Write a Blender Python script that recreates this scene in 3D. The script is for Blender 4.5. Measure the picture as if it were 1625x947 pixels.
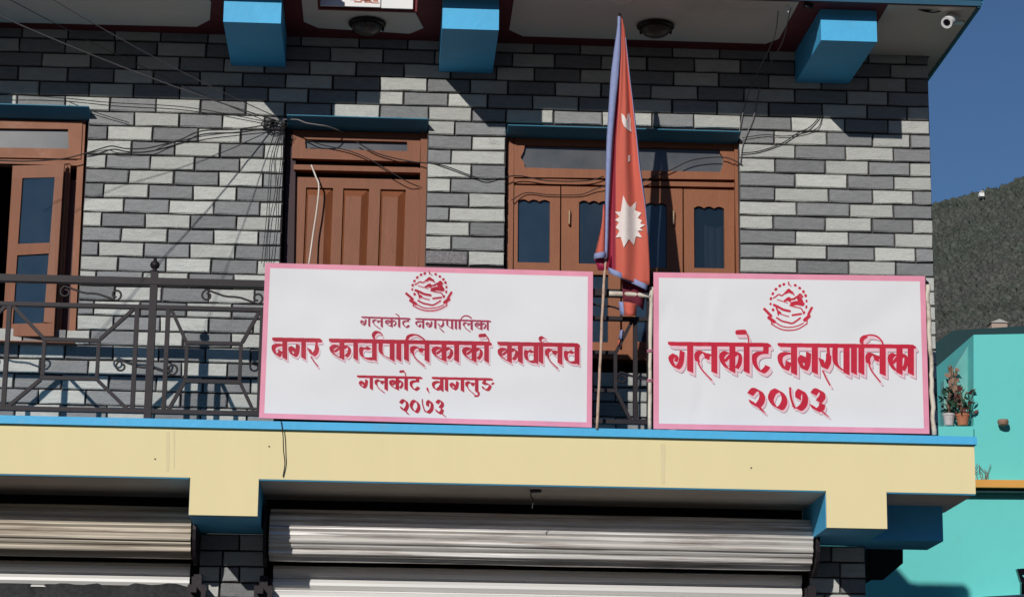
import bpy, bmesh, math, random
import numpy as np
from mathutils import Vector, Matrix, noise
random.seed(7)
S = bpy.context.scene
for o in list(bpy.data.objects): bpy.data.objects.remove(o)

# ------------------------------------------------------------------ camera, sky, sun, exposure
F, W = 3733.0, 14.9
_p, _y, _r = [math.radians(a) for a in (13.246, 3.0226, 0.7308)]
FW = Vector((math.sin(_y)*math.cos(_p), math.cos(_y)*math.cos(_p), math.sin(_p)))
R0 = Vector((math.cos(_y), -math.sin(_y), 0)); U0 = R0.cross(FW)
RT = math.cos(_r)*R0 + math.sin(_r)*U0
UP = -math.sin(_r)*R0 + math.cos(_r)*U0
CAM = Vector((0, -W, 0))
cd = bpy.data.cameras.new('camera'); cam = bpy.data.objects.new('camera', cd)
S.collection.objects.link(cam)
m = Matrix((RT, UP, -FW)).transposed().to_4x4(); m.translation = CAM
cam.matrix_world = m
cd.sensor_width = 36; cd.lens = 36*F/1625; cd.clip_start = .1; cd.clip_end = 8000
S.camera = cam
SUN = Vector((.40, 1.0, -.45)).normalized()
elev = math.asin(-SUN.z)
az = math.atan2(-SUN.x, -SUN.y)              # direction towards the sun, clockwise from +Y
wd = bpy.data.worlds.new('World'); S.world = wd; wd.use_nodes = True
nt = wd.node_tree; bg = nt.nodes['Background']
sky = nt.nodes.new('ShaderNodeTexSky'); sky.sky_type = 'NISHITA'; sky.sun_disc = False
sky.sun_elevation = elev; sky.sun_rotation = az
sky.altitude = 2200; sky.air_density = 1.15; sky.dust_density = .1; sky.ozone_density = 6
nt.links.new(sky.outputs[0], bg.inputs[0]); bg.inputs[1].default_value = .080
sl = bpy.data.lights.new('sun', 'SUN'); sl.energy = 4.6; sl.angle = math.radians(.5); sl.color = (1, .965, .90)
so = bpy.data.objects.new('sun', sl); S.collection.objects.link(so)
so.rotation_euler = SUN.to_track_quat('-Z', 'Y').to_euler(); so.location = (-8, -20, 14)
S.view_settings.view_transform = 'Standard'; S.view_settings.look = 'None'
S.view_settings.exposure = -.55; S.view_settings.gamma = 1
S.render.engine = 'CYCLES'

def pt(u, v, Y=0.0):                          # a point of the photograph on the plane at depth Y
    d = FW*F + RT*(u-812.5) - UP*(v-473.5)
    return CAM + d*((Y-CAM.y)/d.y)
def ptz(u, v, z):                             # the same on a horizontal plane
    d = FW*F + RT*(u-812.5) - UP*(v-473.5)
    return CAM + d*((z-CAM.z)/d.z)

# ------------------------------------------------------------------ object helpers
def link(o, parent=None):
    S.collection.objects.link(o)
    if parent: o.parent = parent
    return o
def tag(o, label=None, cat=None, group=None, kind=None):
    if label: o['label'] = label
    if cat: o['category'] = cat
    if group: o['group'] = group
    if kind: o['kind'] = kind
    return o
def empty(name, loc=(0, 0, 0)):
    o = bpy.data.objects.new(name, None); o.location = loc; o.empty_display_size = .2
    return link(o)
def finish(name, bm, mats, parent=None, smooth=False, bevel=0):
    if bevel:
        es = [e for e in bm.edges if len(e.link_faces) == 2 and e.calc_face_angle(0) > .6]
        bmesh.ops.bevel(bm, geom=es, offset=bevel, segments=2, affect='EDGES', clamp_overlap=True)
    bmesh.ops.recalc_face_normals(bm, faces=bm.faces)
    me = bpy.data.meshes.new(name); bm.to_mesh(me); bm.free()
    for mm in (mats if isinstance(mats, (list, tuple)) else [mats]): me.materials.append(mm)
    if smooth:
        for p in me.polygons: p.use_smooth = True
    o = bpy.data.objects.new(name, me); link(o)
    if parent:
        o.parent = parent
        if parent.type == 'EMPTY': o.location = -parent.location
    return o
def abox(bm, x0, x1, y0, y1, z0, z1, mi=0):
    v = [bm.verts.new(c) for c in ((x0,y0,z0),(x1,y0,z0),(x1,y1,z0),(x0,y1,z0),(x0,y0,z1),(x1,y0,z1),(x1,y1,z1),(x0,y1,z1))]
    for f in ((0,3,2,1),(4,5,6,7),(0,1,5,4),(1,2,6,5),(2,3,7,6),(3,0,4,7)):
        bm.faces.new([v[i] for i in f]).material_index = mi
def prism(bm, pts, dep, mi=0):                # front outline of Vectors pushed back by dep along +Y
    a = [bm.verts.new(p) for p in pts]; b = [bm.verts.new(Vector(p)+Vector((0, dep, 0))) for p in pts]
    n = len(a)
    bm.faces.new(a).material_index = mi; bm.faces.new(b[::-1]).material_index = mi
    for i in range(n): bm.faces.new((a[i], b[i], b[(i+1) % n], a[(i+1) % n])).material_index = mi
def pprism(bm, px, Y, dep, mi=0): prism(bm, [pt(u, v, Y) for u, v in px], dep, mi)
def plan(bm, xy, z0, z1, mi=0):               # outline in plan, from z0 to z1
    a = [bm.verts.new((x, y, z0)) for x, y in xy]; b = [bm.verts.new((x, y, z1)) for x, y in xy]
    n = len(a); bm.faces.new(a).material_index = mi; bm.faces.new(b[::-1]).material_index = mi
    for i in range(n): bm.faces.new((a[i], b[i], b[(i+1) % n], a[(i+1) % n])).material_index = mi
def frame_of(t):
    t = t.normalized(); a = Vector((0, 1, 0)) if abs(t.y) < .9 else Vector((1, 0, 0))
    n = t.cross(a).normalized(); return n, t.cross(n).normalized()
def tube(bm, pts, r, seg=8, mi=0, caps=True):
    pts = [Vector(p) for p in pts]; rings = []
    rs = r if isinstance(r, (list, tuple)) else [r]*len(pts)
    for i, p in enumerate(pts):
        t = (pts[min(i+1, len(pts)-1)]-pts[max(i-1, 0)])
        n, b = frame_of(t)
        rings.append([bm.verts.new(p+(n*math.cos(2*math.pi*k/seg)+b*math.sin(2*math.pi*k/seg))*rs[i]) for k in range(seg)])
    for i in range(len(rings)-1):
        for k in range(seg):
            bm.faces.new((rings[i][k], rings[i][(k+1) % seg], rings[i+1][(k+1) % seg], rings[i+1][k])).material_index = mi
    if caps:
        bm.faces.new(rings[0][::-1]).material_index = mi; bm.faces.new(rings[-1]).material_index = mi
def lathe(bm, prof, org, axis='z', seg=16, mi=0):     # prof: (radius, height)
    org = Vector(org); rings = []
    for r, h in prof:
        rings.append([bm.verts.new(org+Vector((r*math.cos(2*math.pi*k/seg), r*math.sin(2*math.pi*k/seg), h))) for k in range(seg)])
    for i in range(len(rings)-1):
        for k in range(seg):
            bm.faces.new((rings[i][k], rings[i][(k+1) % seg], rings[i+1][(k+1) % seg], rings[i+1][k])).material_index = mi
    bm.faces.new(rings[0][::-1]).material_index = mi; bm.faces.new(rings[-1]).material_index = mi
def bar(bm, a, b, w, d, mi=0):                # square bar between two points, w in the facade plane, d in depth
    a, b = Vector(a), Vector(b); t = (b-a).normalized(); n = t.cross(Vector((0, 1, 0))).normalized()*w/2
    y = Vector((0, d/2, 0)); v = []
    for p in (a, b):
        for s in ((-1,-1),(1,-1),(1,1),(-1,1)): v.append(bm.verts.new(p+n*s[0]+y*s[1]))
    for f in ((0,1,2,3),(7,6,5,4),(0,4,5,1),(1,5,6,2),(2,6,7,3),(3,7,4,0)): bm.faces.new([v[i] for i in f]).material_index = mi
def cat(pts, n=8):                            # Catmull-Rom through the points
    P = [pts[0]]+list(pts)+[pts[-1]]; out = []
    for i in range(1, len(P)-2):
        for k in range(n):
            t = k/n; a, b, c, d = P[i-1], P[i], P[i+1], P[i+2]
            out.append(tuple(.5*((2*b[j])+(-a[j]+c[j])*t+(2*a[j]-5*b[j]+4*c[j]-d[j])*t*t+(-a[j]+3*b[j]-3*c[j]+d[j])*t**3) for j in range(len(b))))
    out.append(tuple(pts[-1])); return out
def one(name, fn, mats, parent=None, **k):
    bm = bmesh.new(); fn(bm); return finish(name, bm, mats, parent, **k)

# ------------------------------------------------------------------ materials
def mat(name, col, rough=.7, metal=0, var=.12, scale=6, stretch=(1,1,1), bump=.0, bscale=60, dirt=None, dscale=2.0, dcut=.55, spec=.4, rnd=0.0, trans=0):
    m = bpy.data.materials.new(name); m.use_nodes = True
    N = m.node_tree.nodes; L = m.node_tree.links; P = N['Principled BSDF']
    P.inputs['Roughness'].default_value = rough; P.inputs['Metallic'].default_value = metal
    P.inputs['Specular IOR Level'].default_value = spec
    tc = N.new('ShaderNodeTexCoord'); geo = N.new('ShaderNodeNewGeometry')
    mp = N.new('ShaderNodeMapping'); mp.inputs['Scale'].default_value = stretch
    L.new(geo.outputs['Position'], mp.inputs['Vector'])
    nz = N.new('ShaderNodeTexNoise'); nz.inputs['Scale'].default_value = scale; nz.inputs['Detail'].default_value = 6; nz.inputs['Roughness'].default_value = .65
    L.new(mp.outputs[0], nz.inputs['Vector'])
    mr = N.new('ShaderNodeMapRange'); mr.inputs['From Min'].default_value = .25; mr.inputs['From Max'].default_value = .75
    mr.inputs['To Min'].default_value = 1-var; mr.inputs['To Max'].default_value = 1+var
    L.new(nz.outputs['Fac'], mr.inputs['Value'])
    val = mr.outputs[0]
    if rnd:
        oi = N.new('ShaderNodeObjectInfo'); r2 = N.new('ShaderNodeMapRange')
        r2.inputs['To Min'].default_value = 1-rnd; r2.inputs['To Max'].default_value = 1+rnd
        L.new(oi.outputs['Random'], r2.inputs['Value'])
        mu = N.new('ShaderNodeMath'); mu.operation = 'MULTIPLY'; L.new(val, mu.inputs[0]); L.new(r2.outputs[0], mu.inputs[1]); val = mu.outputs[0]
    mx = N.new('ShaderNodeMix'); mx.data_type = 'RGBA'; mx.blend_type = 'MULTIPLY'; mx.inputs[0].default_value = 1
    mx.inputs[6].default_value = (*col, 1); L.new(val, mx.inputs[7]); out = mx.outputs[2]
    if dirt:
        n2 = N.new('ShaderNodeTexNoise'); n2.inputs['Scale'].default_value = dscale; n2.inputs['Detail'].default_value = 8; n2.inputs['Roughness'].default_value = .7
        L.new(mp.outputs[0], n2.inputs['Vector'])
        r3 = N.new('ShaderNodeMapRange'); r3.inputs['From Min'].default_value = dcut; r3.inputs['From Max'].default_value = dcut+.18; r3.inputs['To Max'].default_value = dirt[3] if len(dirt) > 3 else .5
        L.new(n2.outputs['Fac'], r3.inputs['Value'])
        m3 = N.new('ShaderNodeMix'); m3.data_type = 'RGBA'; L.new(r3.outputs[0], m3.inputs[0]); L.new(out, m3.inputs[6]); m3.inputs[7].default_value = (*dirt[:3], 1); out = m3.outputs[2]
    L.new(out, P.inputs['Base Color'])
    if bump:
        n4 = N.new('ShaderNodeTexNoise'); n4.inputs['Scale'].default_value = bscale; n4.inputs['Detail'].default_value = 5
        L.new(mp.outputs[0], n4.inputs['Vector'])
        bp = N.new('ShaderNodeBump'); bp.inputs['Strength'].default_value = bump; bp.inputs['Distance'].default_value = .01
        L.new(n4.outputs['Fac'], bp.inputs['Height']); L.new(bp.outputs[0], P.inputs['Normal'])
    return m
def glass(name, tint, mixt, rough=.05, dust=.0, dcol=(.3,.3,.3)):
    m = bpy.data.materials.new(name); m.use_nodes = True; N = m.node_tree.nodes; L = m.node_tree.links
    P = N['Principled BSDF']; P.inputs['Base Color'].default_value = (*tint, 1); P.inputs['Roughness'].default_value = rough
    P.inputs['IOR'].default_value = 1.6
    if dust:
        nz = N.new('ShaderNodeTexNoise'); nz.inputs['Scale'].default_value = 5; nz.inputs['Detail'].default_value = 6
        g = N.new('ShaderNodeNewGeometry'); L.new(g.outputs['Position'], nz.inputs['Vector'])
        mx = N.new('ShaderNodeMix'); mx.data_type = 'RGBA'; mr = N.new('ShaderNodeMapRange')
        mr.inputs['From Min'].default_value = .3; mr.inputs['From Max'].default_value = .75; mr.inputs['To Max'].default_value = dust*2
        L.new(nz.outputs['Fac'], mr.inputs['Value']); L.new(mr.outputs[0], mx.inputs[0])
        mx.inputs[6].default_value = (*tint, 1); mx.inputs[7].default_value = (*dcol, 1); L.new(mx.outputs[2], P.inputs['Base Color'])
    tr = N.new('ShaderNodeBsdfTransparent'); tr.inputs[0].default_value = (.8, .85, .9, 1)
    ms = N.new('ShaderNodeMixShader'); ms.inputs[0].default_value = mixt
    L.new(tr.outputs[0], ms.inputs[1]); L.new(P.outputs[0], ms.inputs[2]); L.new(ms.outputs[0], N['Material Output'].inputs[0])
    return m
M_LIGHT = mat('brick_light', (.53, .535, .505), .85, var=.13, scale=14, stretch=(1,1,4), bump=.7, bscale=60, rnd=.15, dirt=(.33,.34,.34,.6), dscale=5, dcut=.53)
M_DARK = mat('brick_dark', (.258, .262, .268), .85, var=.20, scale=14, stretch=(1,1,4), bump=.7, bscale=60, rnd=.19, dirt=(.34,.33,.34,.35), dscale=9, dcut=.60)
M_SPECK = mat('brick_speckled', (.20, .19, .20), .85, var=.4, scale=60, bump=.4, dirt=(.45,.42,.42,.6), dscale=35, dcut=.52)
M_MORTAR = mat('mortar', (.06, .05, .052), .95, var=.3, scale=30)
M_YEL = mat('cream_yellow_paint', (.84, .715, .405), .8, var=.025, scale=2.6, stretch=(1.8,1,.45), dirt=(.60,.50,.30,.30), dscale=1.7, dcut=.60, bump=.08, bscale=120)
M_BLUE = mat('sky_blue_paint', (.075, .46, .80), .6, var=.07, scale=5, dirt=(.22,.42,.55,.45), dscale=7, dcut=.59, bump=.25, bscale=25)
M_NAVY = mat('shaded_blue_edge', (.012, .085, .15), .6)
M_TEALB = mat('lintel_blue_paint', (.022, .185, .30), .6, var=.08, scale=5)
M_MAROON = mat('maroon_paint', (.16, .018, .02), .7, var=.15, scale=5)
M_CREAM = mat('soffit_cream_paint', (.78, .69, .60), .9, var=.05, scale=2, dirt=(.50,.43,.37,.4), dscale=1.5, dcut=.55)
M_WOOD = mat('brown_varnished_wood', (.225, .074, .030), .55, var=.14, scale=7, stretch=(3,3,.6), bump=.12, bscale=60, dirt=(.31,.12,.05,.45), dscale=5, dcut=.58)
M_WOOD2 = mat('faded_brown_wood', (.285, .115, .062), .65, var=.14, scale=7, stretch=(1,1,1), bump=.12, bscale=60, dirt=(.45,.25,.18,.45), dscale=5, dcut=.55)
M_WOOD3 = mat('orange_brown_wood', (.265, .088, .034), .5, var=.12, scale=7, stretch=(2,2,.6), bump=.12, bscale=60, dirt=(.38,.15,.06,.4), dscale=4, dcut=.57)
M_GAP = mat('dark_joint', (.02, .01, .01), .9)
M_GLASS = glass('dark_window_glass', (.022, .045, .075), .86, .06, .10, (.09,.12,.17))
M_GLASSC = glass('clear_window_glass', (.02, .035, .055), .55, .06)
M_DUSTY = glass('dusty_transom_glass', (.07, .08, .09), .95, .25, .30, (.17,.16,.17))
M_IRON = mat('dark_brown_iron_paint', (.020, .015, .019), .5, metal=.1, var=.25, scale=20, dirt=(.07,.05,.045,.5), dscale=12, dcut=.58, spec=.25)
M_STEEL = mat('galvanised_steel', (.78, .75, .72), .36, metal=.45, var=.10, scale=3, stretch=(.5,1,14), dirt=(.24,.17,.14,.8), dscale=2.2, dcut=.50)
M_DUSTST = mat('dusty_beige_steel', (.52, .46, .38), .6, metal=.3, var=.2, scale=3, stretch=(.5,1,12), dirt=(.20,.13,.09,.8), dscale=2.2, dcut=.51)
M_SLAT = mat('bright_shutter_slat', (.80, .78, .76), .4, metal=.25, var=.08, scale=3, stretch=(.4,1,16))
M_BLACK = mat('near_black', (.012, .012, .014), .8, var=.4, scale=12)  # even near-black with random variation
M_WHITE = mat('sign_white_vinyl', (.78, .775, .795), .7, var=.025, scale=2.5, spec=.25, dirt=(.62,.62,.66,.35), dscale=1.3, dcut=.62)
M_PINK = mat('sign_pink_paint', (.80, .30, .42), .55, var=.08, scale=9)
M_RED = mat('sign_crimson_paint', (.55, .004, .034), .6, var=.14, scale=25)
M_PALE = mat('sign_pale_pink_paint', (.80, .54, .60), .55, var=.06, scale=30)
M_RED1 = mat('sign_deep_crimson_paint', (.43, .003, .028), .6, var=.2, scale=25)
M_SHAD = mat('sign_mauve_outline_paint', (.36, .22, .27), .6, var=.15, scale=30)
M_MARK = mat('sign_maroon_print', (.33, .015, .06), .5, var=.2, scale=25)
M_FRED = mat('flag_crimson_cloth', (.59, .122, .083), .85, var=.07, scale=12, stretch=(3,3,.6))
M_FBLUE = mat('flag_blue_cloth', (.27, .31, .53), .85, var=.12, scale=30)
M_FWHITE = mat('flag_white_cloth', (.80, .70, .66), .85, var=.05, scale=20)
M_BAMBOO = mat('bamboo_pole', (.52, .36, .27), .6, var=.2, scale=20, dirt=(.14,.06,.05,.8), dscale=9, dcut=.52)
M_PIPE = mat('weathered_white_pipe', (.70, .63, .53), .6, var=.15, scale=14, dirt=(.20,.11,.07,.85), dscale=7, dcut=.51)
M_CABLE = mat('black_cable_sheath', (.02, .018, .02), .6)
M_CABLEG = mat('grey_cable_sheath', (.22, .20, .20), .6)
M_CABLEW = mat('pale_cable_sheath', (.70, .62, .55), .6)
M_TURQ = mat('turquoise_wall_paint', (.145, .63, .595), .85, var=.035, scale=.8, dirt=(.17,.48,.44,.55), dscale=.9, dcut=.54, bump=.35, bscale=9)
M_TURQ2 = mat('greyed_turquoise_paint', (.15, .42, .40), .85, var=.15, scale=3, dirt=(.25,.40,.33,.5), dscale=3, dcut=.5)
M_DKGREEN = mat('shaded_dark_green', (.006, .038, .044), .7, var=.2, scale=2)
M_ORANGE = mat('ochre_band_paint', (.72, .36, .08), .8, var=.08, scale=4)
M_TERRA = mat('terracotta', (.45, .17, .09), .85, var=.15, scale=20)
M_POTW = mat('whitewashed_pot', (.55, .50, .50), .85, var=.15, scale=20)
M_LEAF = mat('dark_leaf', (.025, .075, .045), .6, var=.3, scale=20)
M_LEAFR = mat('reddish_leaf', (.16, .045, .04), .6, var=.3, scale=20)
M_STEM = mat('dry_stem', (.28, .17, .12), .8, var=.3, scale=20)
M_ASPH = mat('asphalt', (.05, .05, .05), .9, var=.2, scale=3)
M_GROUND = mat('dusty_ground', (.07, .06, .05), .95, var=.2, scale=.5)
M_HILL = mat('dry_hillside', (.062, .054, .044), .95, var=.35, scale=.03)
M_TREE = mat('hazed_hill_foliage', (.074, .083, .068), .9, var=.24, scale=.05, dirt=(.094,.086,.080,.7), dscale=.012, dcut=.44, spec=.1)  # foliage lightened, putting the distance haze into its colour
M_CAMW = mat('white_plastic', (.75, .75, .75), .35)
M_LENS = mat('black_lens', (.006, .004, .008), .15, spec=.6)
M_LAMPM = mat('bronze_lamp_rim', (.03, .022, .018), .4, metal=.6)
M_LAMPG = mat('smoked_lamp_glass', (.085, .07, .055), .3, var=.2, scale=20)
M_CURT = mat('pale_curtain', (.55, .53, .52), .9, var=.1, scale=30, stretch=(4,1,.3))
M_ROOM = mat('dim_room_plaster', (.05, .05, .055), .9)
M_PAPER = mat('poster_paper', (.84, .84, .82), .6, var=.02)

# ------------------------------------------------------------------ ground, road, hill
GZ = -1.6
def f(bm): abox(bm, -3000, 3000, -1500, 1500, GZ-.5, GZ)
tag(one('ground', f, M_GROUND), kind='structure')
def f(bm): abox(bm, -80, 80, -13, -4.2, GZ+.004, GZ+.02)
tag(one('road', f, M_ASPH), kind='structure')
def f(bm): abox(bm, -80, 12, -4.1, -1.6, GZ+.004, GZ+.14)
tag(one('pavement', f, mat('concrete_pavement', (.12,.115,.105), .9), bevel=.02), kind='structure')

def ridge(x):                                  # height of the ridge at 1200 m behind the house
    return 337 + (x-292)*.40 + 9*noise.noise(Vector((x*.012, 3.1, 0))) + 3.5*noise.noise(Vector((x*.05, 7.7, 0)))
def hz(x, y):
    t = (y-420)/(1190-420)
    if t <= 0: return GZ-2
    r = ridge(x)
    z = r*(t**1.08) if t < 1 else r - (t-1)*190
    return z + 7*math.sin(min(t, 1)*math.pi)*noise.noise(Vector((x*.01, y*.01, 1.2)))*2
def f(bm):
    xs = [-500+i*18 for i in range(86)]; ys = [420+j*16 for j in range(66)]
    V = [[bm.verts.new((x, y, hz(x, y))) for x in xs] for y in ys]
    for j in range(len(ys)-1):
        for i in range(len(xs)-1): bm.faces.new((V[j][i], V[j][i+1], V[j+1][i+1], V[j+1][i]))
tag(one('hill', f, M_HILL, smooth=True), kind='structure')
def f(bm):                                     # unseen far side of the valley, added to block low sky light
    xs = [-2600+i*130 for i in range(41)]; ys = [0, .35, .7, 1, 1.25]; V = []
    for t in ys:
        V.append([bm.verts.new((x, -520-t*700, (GZ-1 if t == 0 else (255+40*noise.noise(Vector((x*.002, 9, 0)))+14*noise.noise(Vector((x*.011, 4, 0))))*min(t, 1)**1.1-(t > 1)*60))) for x in xs])
    for j in range(len(V)-1):
        for i in range(len(xs)-1): bm.faces.new((V[j][i], V[j][i+1], V[j+1][i+1], V[j+1][i]))
tag(one('unseen_valley_side', f, M_HILL, smooth=True), kind='structure')
def forest():
    rng = np.random.default_rng(3); base = bmesh.new()
    bmesh.ops.create_icosphere(base, subdivisions=1, radius=1); bv = np.array([v.co[:] for v in base.verts]); bf = np.array([[v.index for v in q.verts] for q in base.faces]); base.free()
    K = 42000; y = rng.uniform(560, 1205, K); x = (y+W)*rng.uniform(.226, .290, K)
    z = np.array([hz(a, b) for a, b in zip(x, y)]); sc = rng.uniform(.55, 1.25, K)*np.where(rng.random(K) < .07, 1.7, 1)
    V = bv[None]*(1+rng.uniform(-.3, .3, (K, len(bv), 1)))*np.stack([sc, sc, sc*rng.uniform(1, 1.7, K)], 1)[:, None]+np.stack([x, y, z+sc*.5], 1)[:, None]
    Fc = (bf[None]+(np.arange(K)*len(bv))[:, None, None]).reshape(-1, 3)
    me = bpy.data.meshes.new('hill_forest'); me.from_pydata(V.reshape(-1, 3), [], Fc.tolist()); me.materials.append(M_TREE)
    tone = rng.uniform(.72, 1.28, K)
    at = me.attributes.new('tone', 'FLOAT', 'POINT'); at.data.foreach_set('value', np.repeat(tone, len(bv)).astype(np.float32))
    me.polygons.foreach_set('use_smooth', [True]*len(me.polygons))
    N = M_TREE.node_tree.nodes; L = M_TREE.node_tree.links; a = N.new('ShaderNodeAttribute'); a.attribute_name = 'tone'; P = N['Principled BSDF']
    q = N.new('ShaderNodeMix'); q.data_type = 'RGBA'; q.blend_type = 'MULTIPLY'; q.inputs[0].default_value = 1
    L.new(P.inputs['Base Color'].links[0].from_socket, q.inputs[6]); L.new(a.outputs['Fac'], q.inputs[7]); L.new(q.outputs[2], P.inputs['Base Color'])
    o = bpy.data.objects.new('hill_forest', me); link(o); tag(o, 'far dark forest of scrubby trees covering the hillside', 'forest', kind='stuff')
forest()
hp = Vector((1200*.2535, 1180, 0)); 
def far_house(u, v, Y, w, h, label, col):
    p = pt(u, v, Y); r = empty('hill_house', p)
    one('wall', lambda bm: abox(bm, p.x-w/2, p.x+w/2, p.y, p.y+w, p.z-h, p.z), col, r)
    def f(bm): pr = [(p.x-w*.6, p.y-.5, p.z), (p.x+w*.6, p.y-.5, p.z), (p.x, p.y-.5, p.z+h*.45)]; prism(bm, [Vector(q) for q in pr], w+1)
    one('roof', f, mat('hill_roof', (.45,.42,.40), .7), r); tag(r, label, 'house')
far_house(1558, 305, 1170, 2.6, 2.2, 'tiny white house on the ridge line of the hill', M_PAPER)
far_house(1586, 512, 700, 5, 2.6, 'small pale hut low on the hillside above the turquoise building', mat('hut_wall', (.42,.32,.26), .8))

# ------------------------------------------------------------------ the office building
BLD = empty('office_building', (0, 0, GZ))
tag(BLD, 'office building of grey and white split brick with blue trim and yellow balcony edge', 'building')
ROWH = .0981; ZD = 4.806                       # height of one brick course; top of course 'd' (index 0)
XR = 3.577
W1 = (-3.55, -2.015, 3.20, 4.74); W2v = (.735, 2.285, 3.03, 4.66); DR = (-.725, .215, 2.50, 4.72)
OPEN = [W1, W2v, DR]
# courses: index from course d = 0; (is first brick light?, x0 px, joints px ..., x1 px) ; rows above have negative index
JO = {
 -5: (0, [-40, 35, 108, 182, 255, 330, 403, 478, 570, 647, 720, 775, 847, 921, 994, 1067, 1142, 1220, 1300, 1378, 1438, 1500]),
 -4: (1, [-44, 30, 103, 182, 249, 327, 400, 452, 524, 608, 690, 745, 813, 880, 954, 1027, 1102, 1175, 1262, 1340, 1413, 1500]),
 -3: (0, [-14, 66, 143, 216, 285, 355, 420, 491, 565, 641, 715, 788, 848, 921, 995, 1069, 1141, 1220, 1303, 1378, 1438, 1500]),
 -2: (0, [-45, 28, 107, 180, 243, 317, 385, 453, 528, 603, 678, 746, 806, 881, 954, 1033, 1107, 1181, 1261, 1344, 1409, 1500]),
 -1: (1, [-14, 62, 141, 211, 285, 355, 425, 489, 565, 641, 711, 774, 845, 918, 992, 1067, 1138, 1220, 1305, 1376, 1440, 1500]),
 0: (1, [-46, 26, 103, 174, 247, 318, 390, 452, 526, 603, 680, 749, 803, 879, 956, 1035, 1101, 1176, 1256, 1341, 1409, 1500]),
 1: (0, [135, 213, 284, 353, 420, 470, None, 1, 660, 722, 815, None, 0, 1165, 1229, 1312, 1385, 1445, 1500]),
 2: (0, [125, 170, 242, 314, 382, 470, None, 0, 660, 749, 815, None, 1, 1165, 1262, 1342, 1418, 1500]),
 3: (1, [125, 209, 277, 349, 419, 470, None, 0, 660, 716, 815, None, 1, 1165, 1230, 1310, 1379, 1444, 1500]),
 4: (1, [125, 168, 238, 309, 380, 470, None, 1, 660, 748, 815, None, 0, 1165, 1262, 1345, 1419, 1500]),
 5: (0, [125, 204, 276, 347, 417, 470, None, 1, 660, 715, 815, None, 0, 1165, 1230, 1315, 1385, 1449, 1500]),
 6: (0, [120, 164, 236, 306, 375, 470, None, 0, 660, 744, 815, None, 1, 1165, 1264, 1349, 1418, 1500]),
 7: (1, [115, 196, 268, 339, 412, 470, None, 0, 660, 713, 815, None, 1, 1165, 1227, 1310, 1384, 1449, 1500]),
 8: (1, [115, 161, 230, 302, 375, 470, None, 1, 660, 745, 815, None, 0, 1165, 1263, 1347, 1420, 1500]),
 9: (0, [115, 192, 266, 339, 410, 470, None, 1, 660, 716, 815, None, 0, 1165, 1228, 1313, 1388, 1453, 1500]),
 10: (0, [115, 156, 228, 301, 373, 470, None, 2, 660, 743, 815, None, 1, 1165, 1266, 1347, 1422, 1500]),
 11: (1, [110, 187, 263, 335, 408, 470, None, 1, 1165, 1230, 1312, 1388, 1450, 1500]),
 12: (1, [105, 152, 226, 299, 371, 470, None, 0, 1165, 1264, 1347, 1422, 1500]),
}
def nextrow(k):                                # lower courses, mostly behind the signs and the railing
    left = {13: (0, [105, 182, 257, 331, 404, 470]), 14: (0, [105, 149, 222, 296, 368, 470]), 15: (1, [105, 180, 254, 331, 402, 470]),
            16: (1, [105, 143, 217, 291, 367, 440, 470]), 17: (0, [-44, 30, 103, 179, 252, 326, 398, 470]), 18: (1, [-10, 64, 140, 214, 288, 361, 436, 470]),
            19: (1, [-50, 22, 98, 173, 248, 322, 398, 470]), 20: (0, [-10, 61, 136, 211, 287, 361, 434, 470]), 21: (0, [-50, 24, 96, 170, 245, 318, 392, 470]),
            22: (1, [-12, 60, 133, 208, 284, 357, 431, 470]), 23: (1, [-50, 20, 95, 170, 244, 318, 392, 470])}[k]
    off = 37 if k % 2 else 0
    rest = [660, 715+off, 790+off] if k < 17 else [660, 715+off, 790+off, 865+off, 940+off, 1012+off, 1087+off]
    r = (left[0], left[1]+[None, k//2 % 2]+rest+([815, None, 1] if k < 17 else [])+([1165, 1238+off, 1312+off, 1388+off, 1462, 1500] if k < 17 else [1162+off, 1238+off, 1312+off, 1388+off, 1462, 1500]))
    return r
for k in range(13, 24): JO[k] = nextrow(k)
# backing wall with openings
def wallmesh(bm):
    xs = sorted({-6.5, XR}|{q for o in OPEN for q in o[:2]}); zs = sorted({2.2, 5.26}|{q for o in OPEN for q in o[2:]})
    solid = lambda i, j: 0 <= i < len(xs)-1 and 0 <= j < len(zs)-1 and not any(o[0] <= (xs[i]+xs[i+1])/2 <= o[1] and o[2] <= (zs[j]+zs[j+1])/2 <= o[3] for o in OPEN)
    y0, y1 = .022, .30; vd = {}
    def v(i, j, y):
        return vd.setdefault((i, j, y), bm.verts.new((xs[i], y, zs[j])) if (i, j, y) not in vd else None)
    def V(i, j, y):
        if (i, j, y) not in vd: vd[(i, j, y)] = bm.verts.new((xs[i], y, zs[j]))
        return vd[(i, j, y)]
    for i in range(len(xs)-1):
        for j in range(len(zs)-1):
            if not solid(i, j): continue
            bm.faces.new((V(i,j,y0), V(i+1,j,y0), V(i+1,j+1,y0), V(i,j+1,y0)))
            bm.faces.new((V(i,j,y1), V(i,j+1,y1), V(i+1,j+1,y1), V(i+1,j,y1)))
            if not solid(i-1, j): bm.faces.new((V(i,j,y0), V(i,j+1,y0), V(i,j+1,y1), V(i,j,y1)))
            if not solid(i+1, j): bm.faces.new((V(i+1,j,y0), V(i+1,j,y1), V(i+1,j+1,y1), V(i+1,j+1,y0)))
            if not solid(i, j-1): bm.faces.new((V(i,j,y0), V(i,j,y1), V(i+1,j,y1), V(i+1,j,y0)))
            if not solid(i, j+1): bm.faces.new((V(i,j+1,y0), V(i+1,j+1,y0), V(i+1,j+1,y1), V(i,j+1,y1)))
WALL = one('brick_wall', wallmesh, M_MORTAR, BLD)
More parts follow.
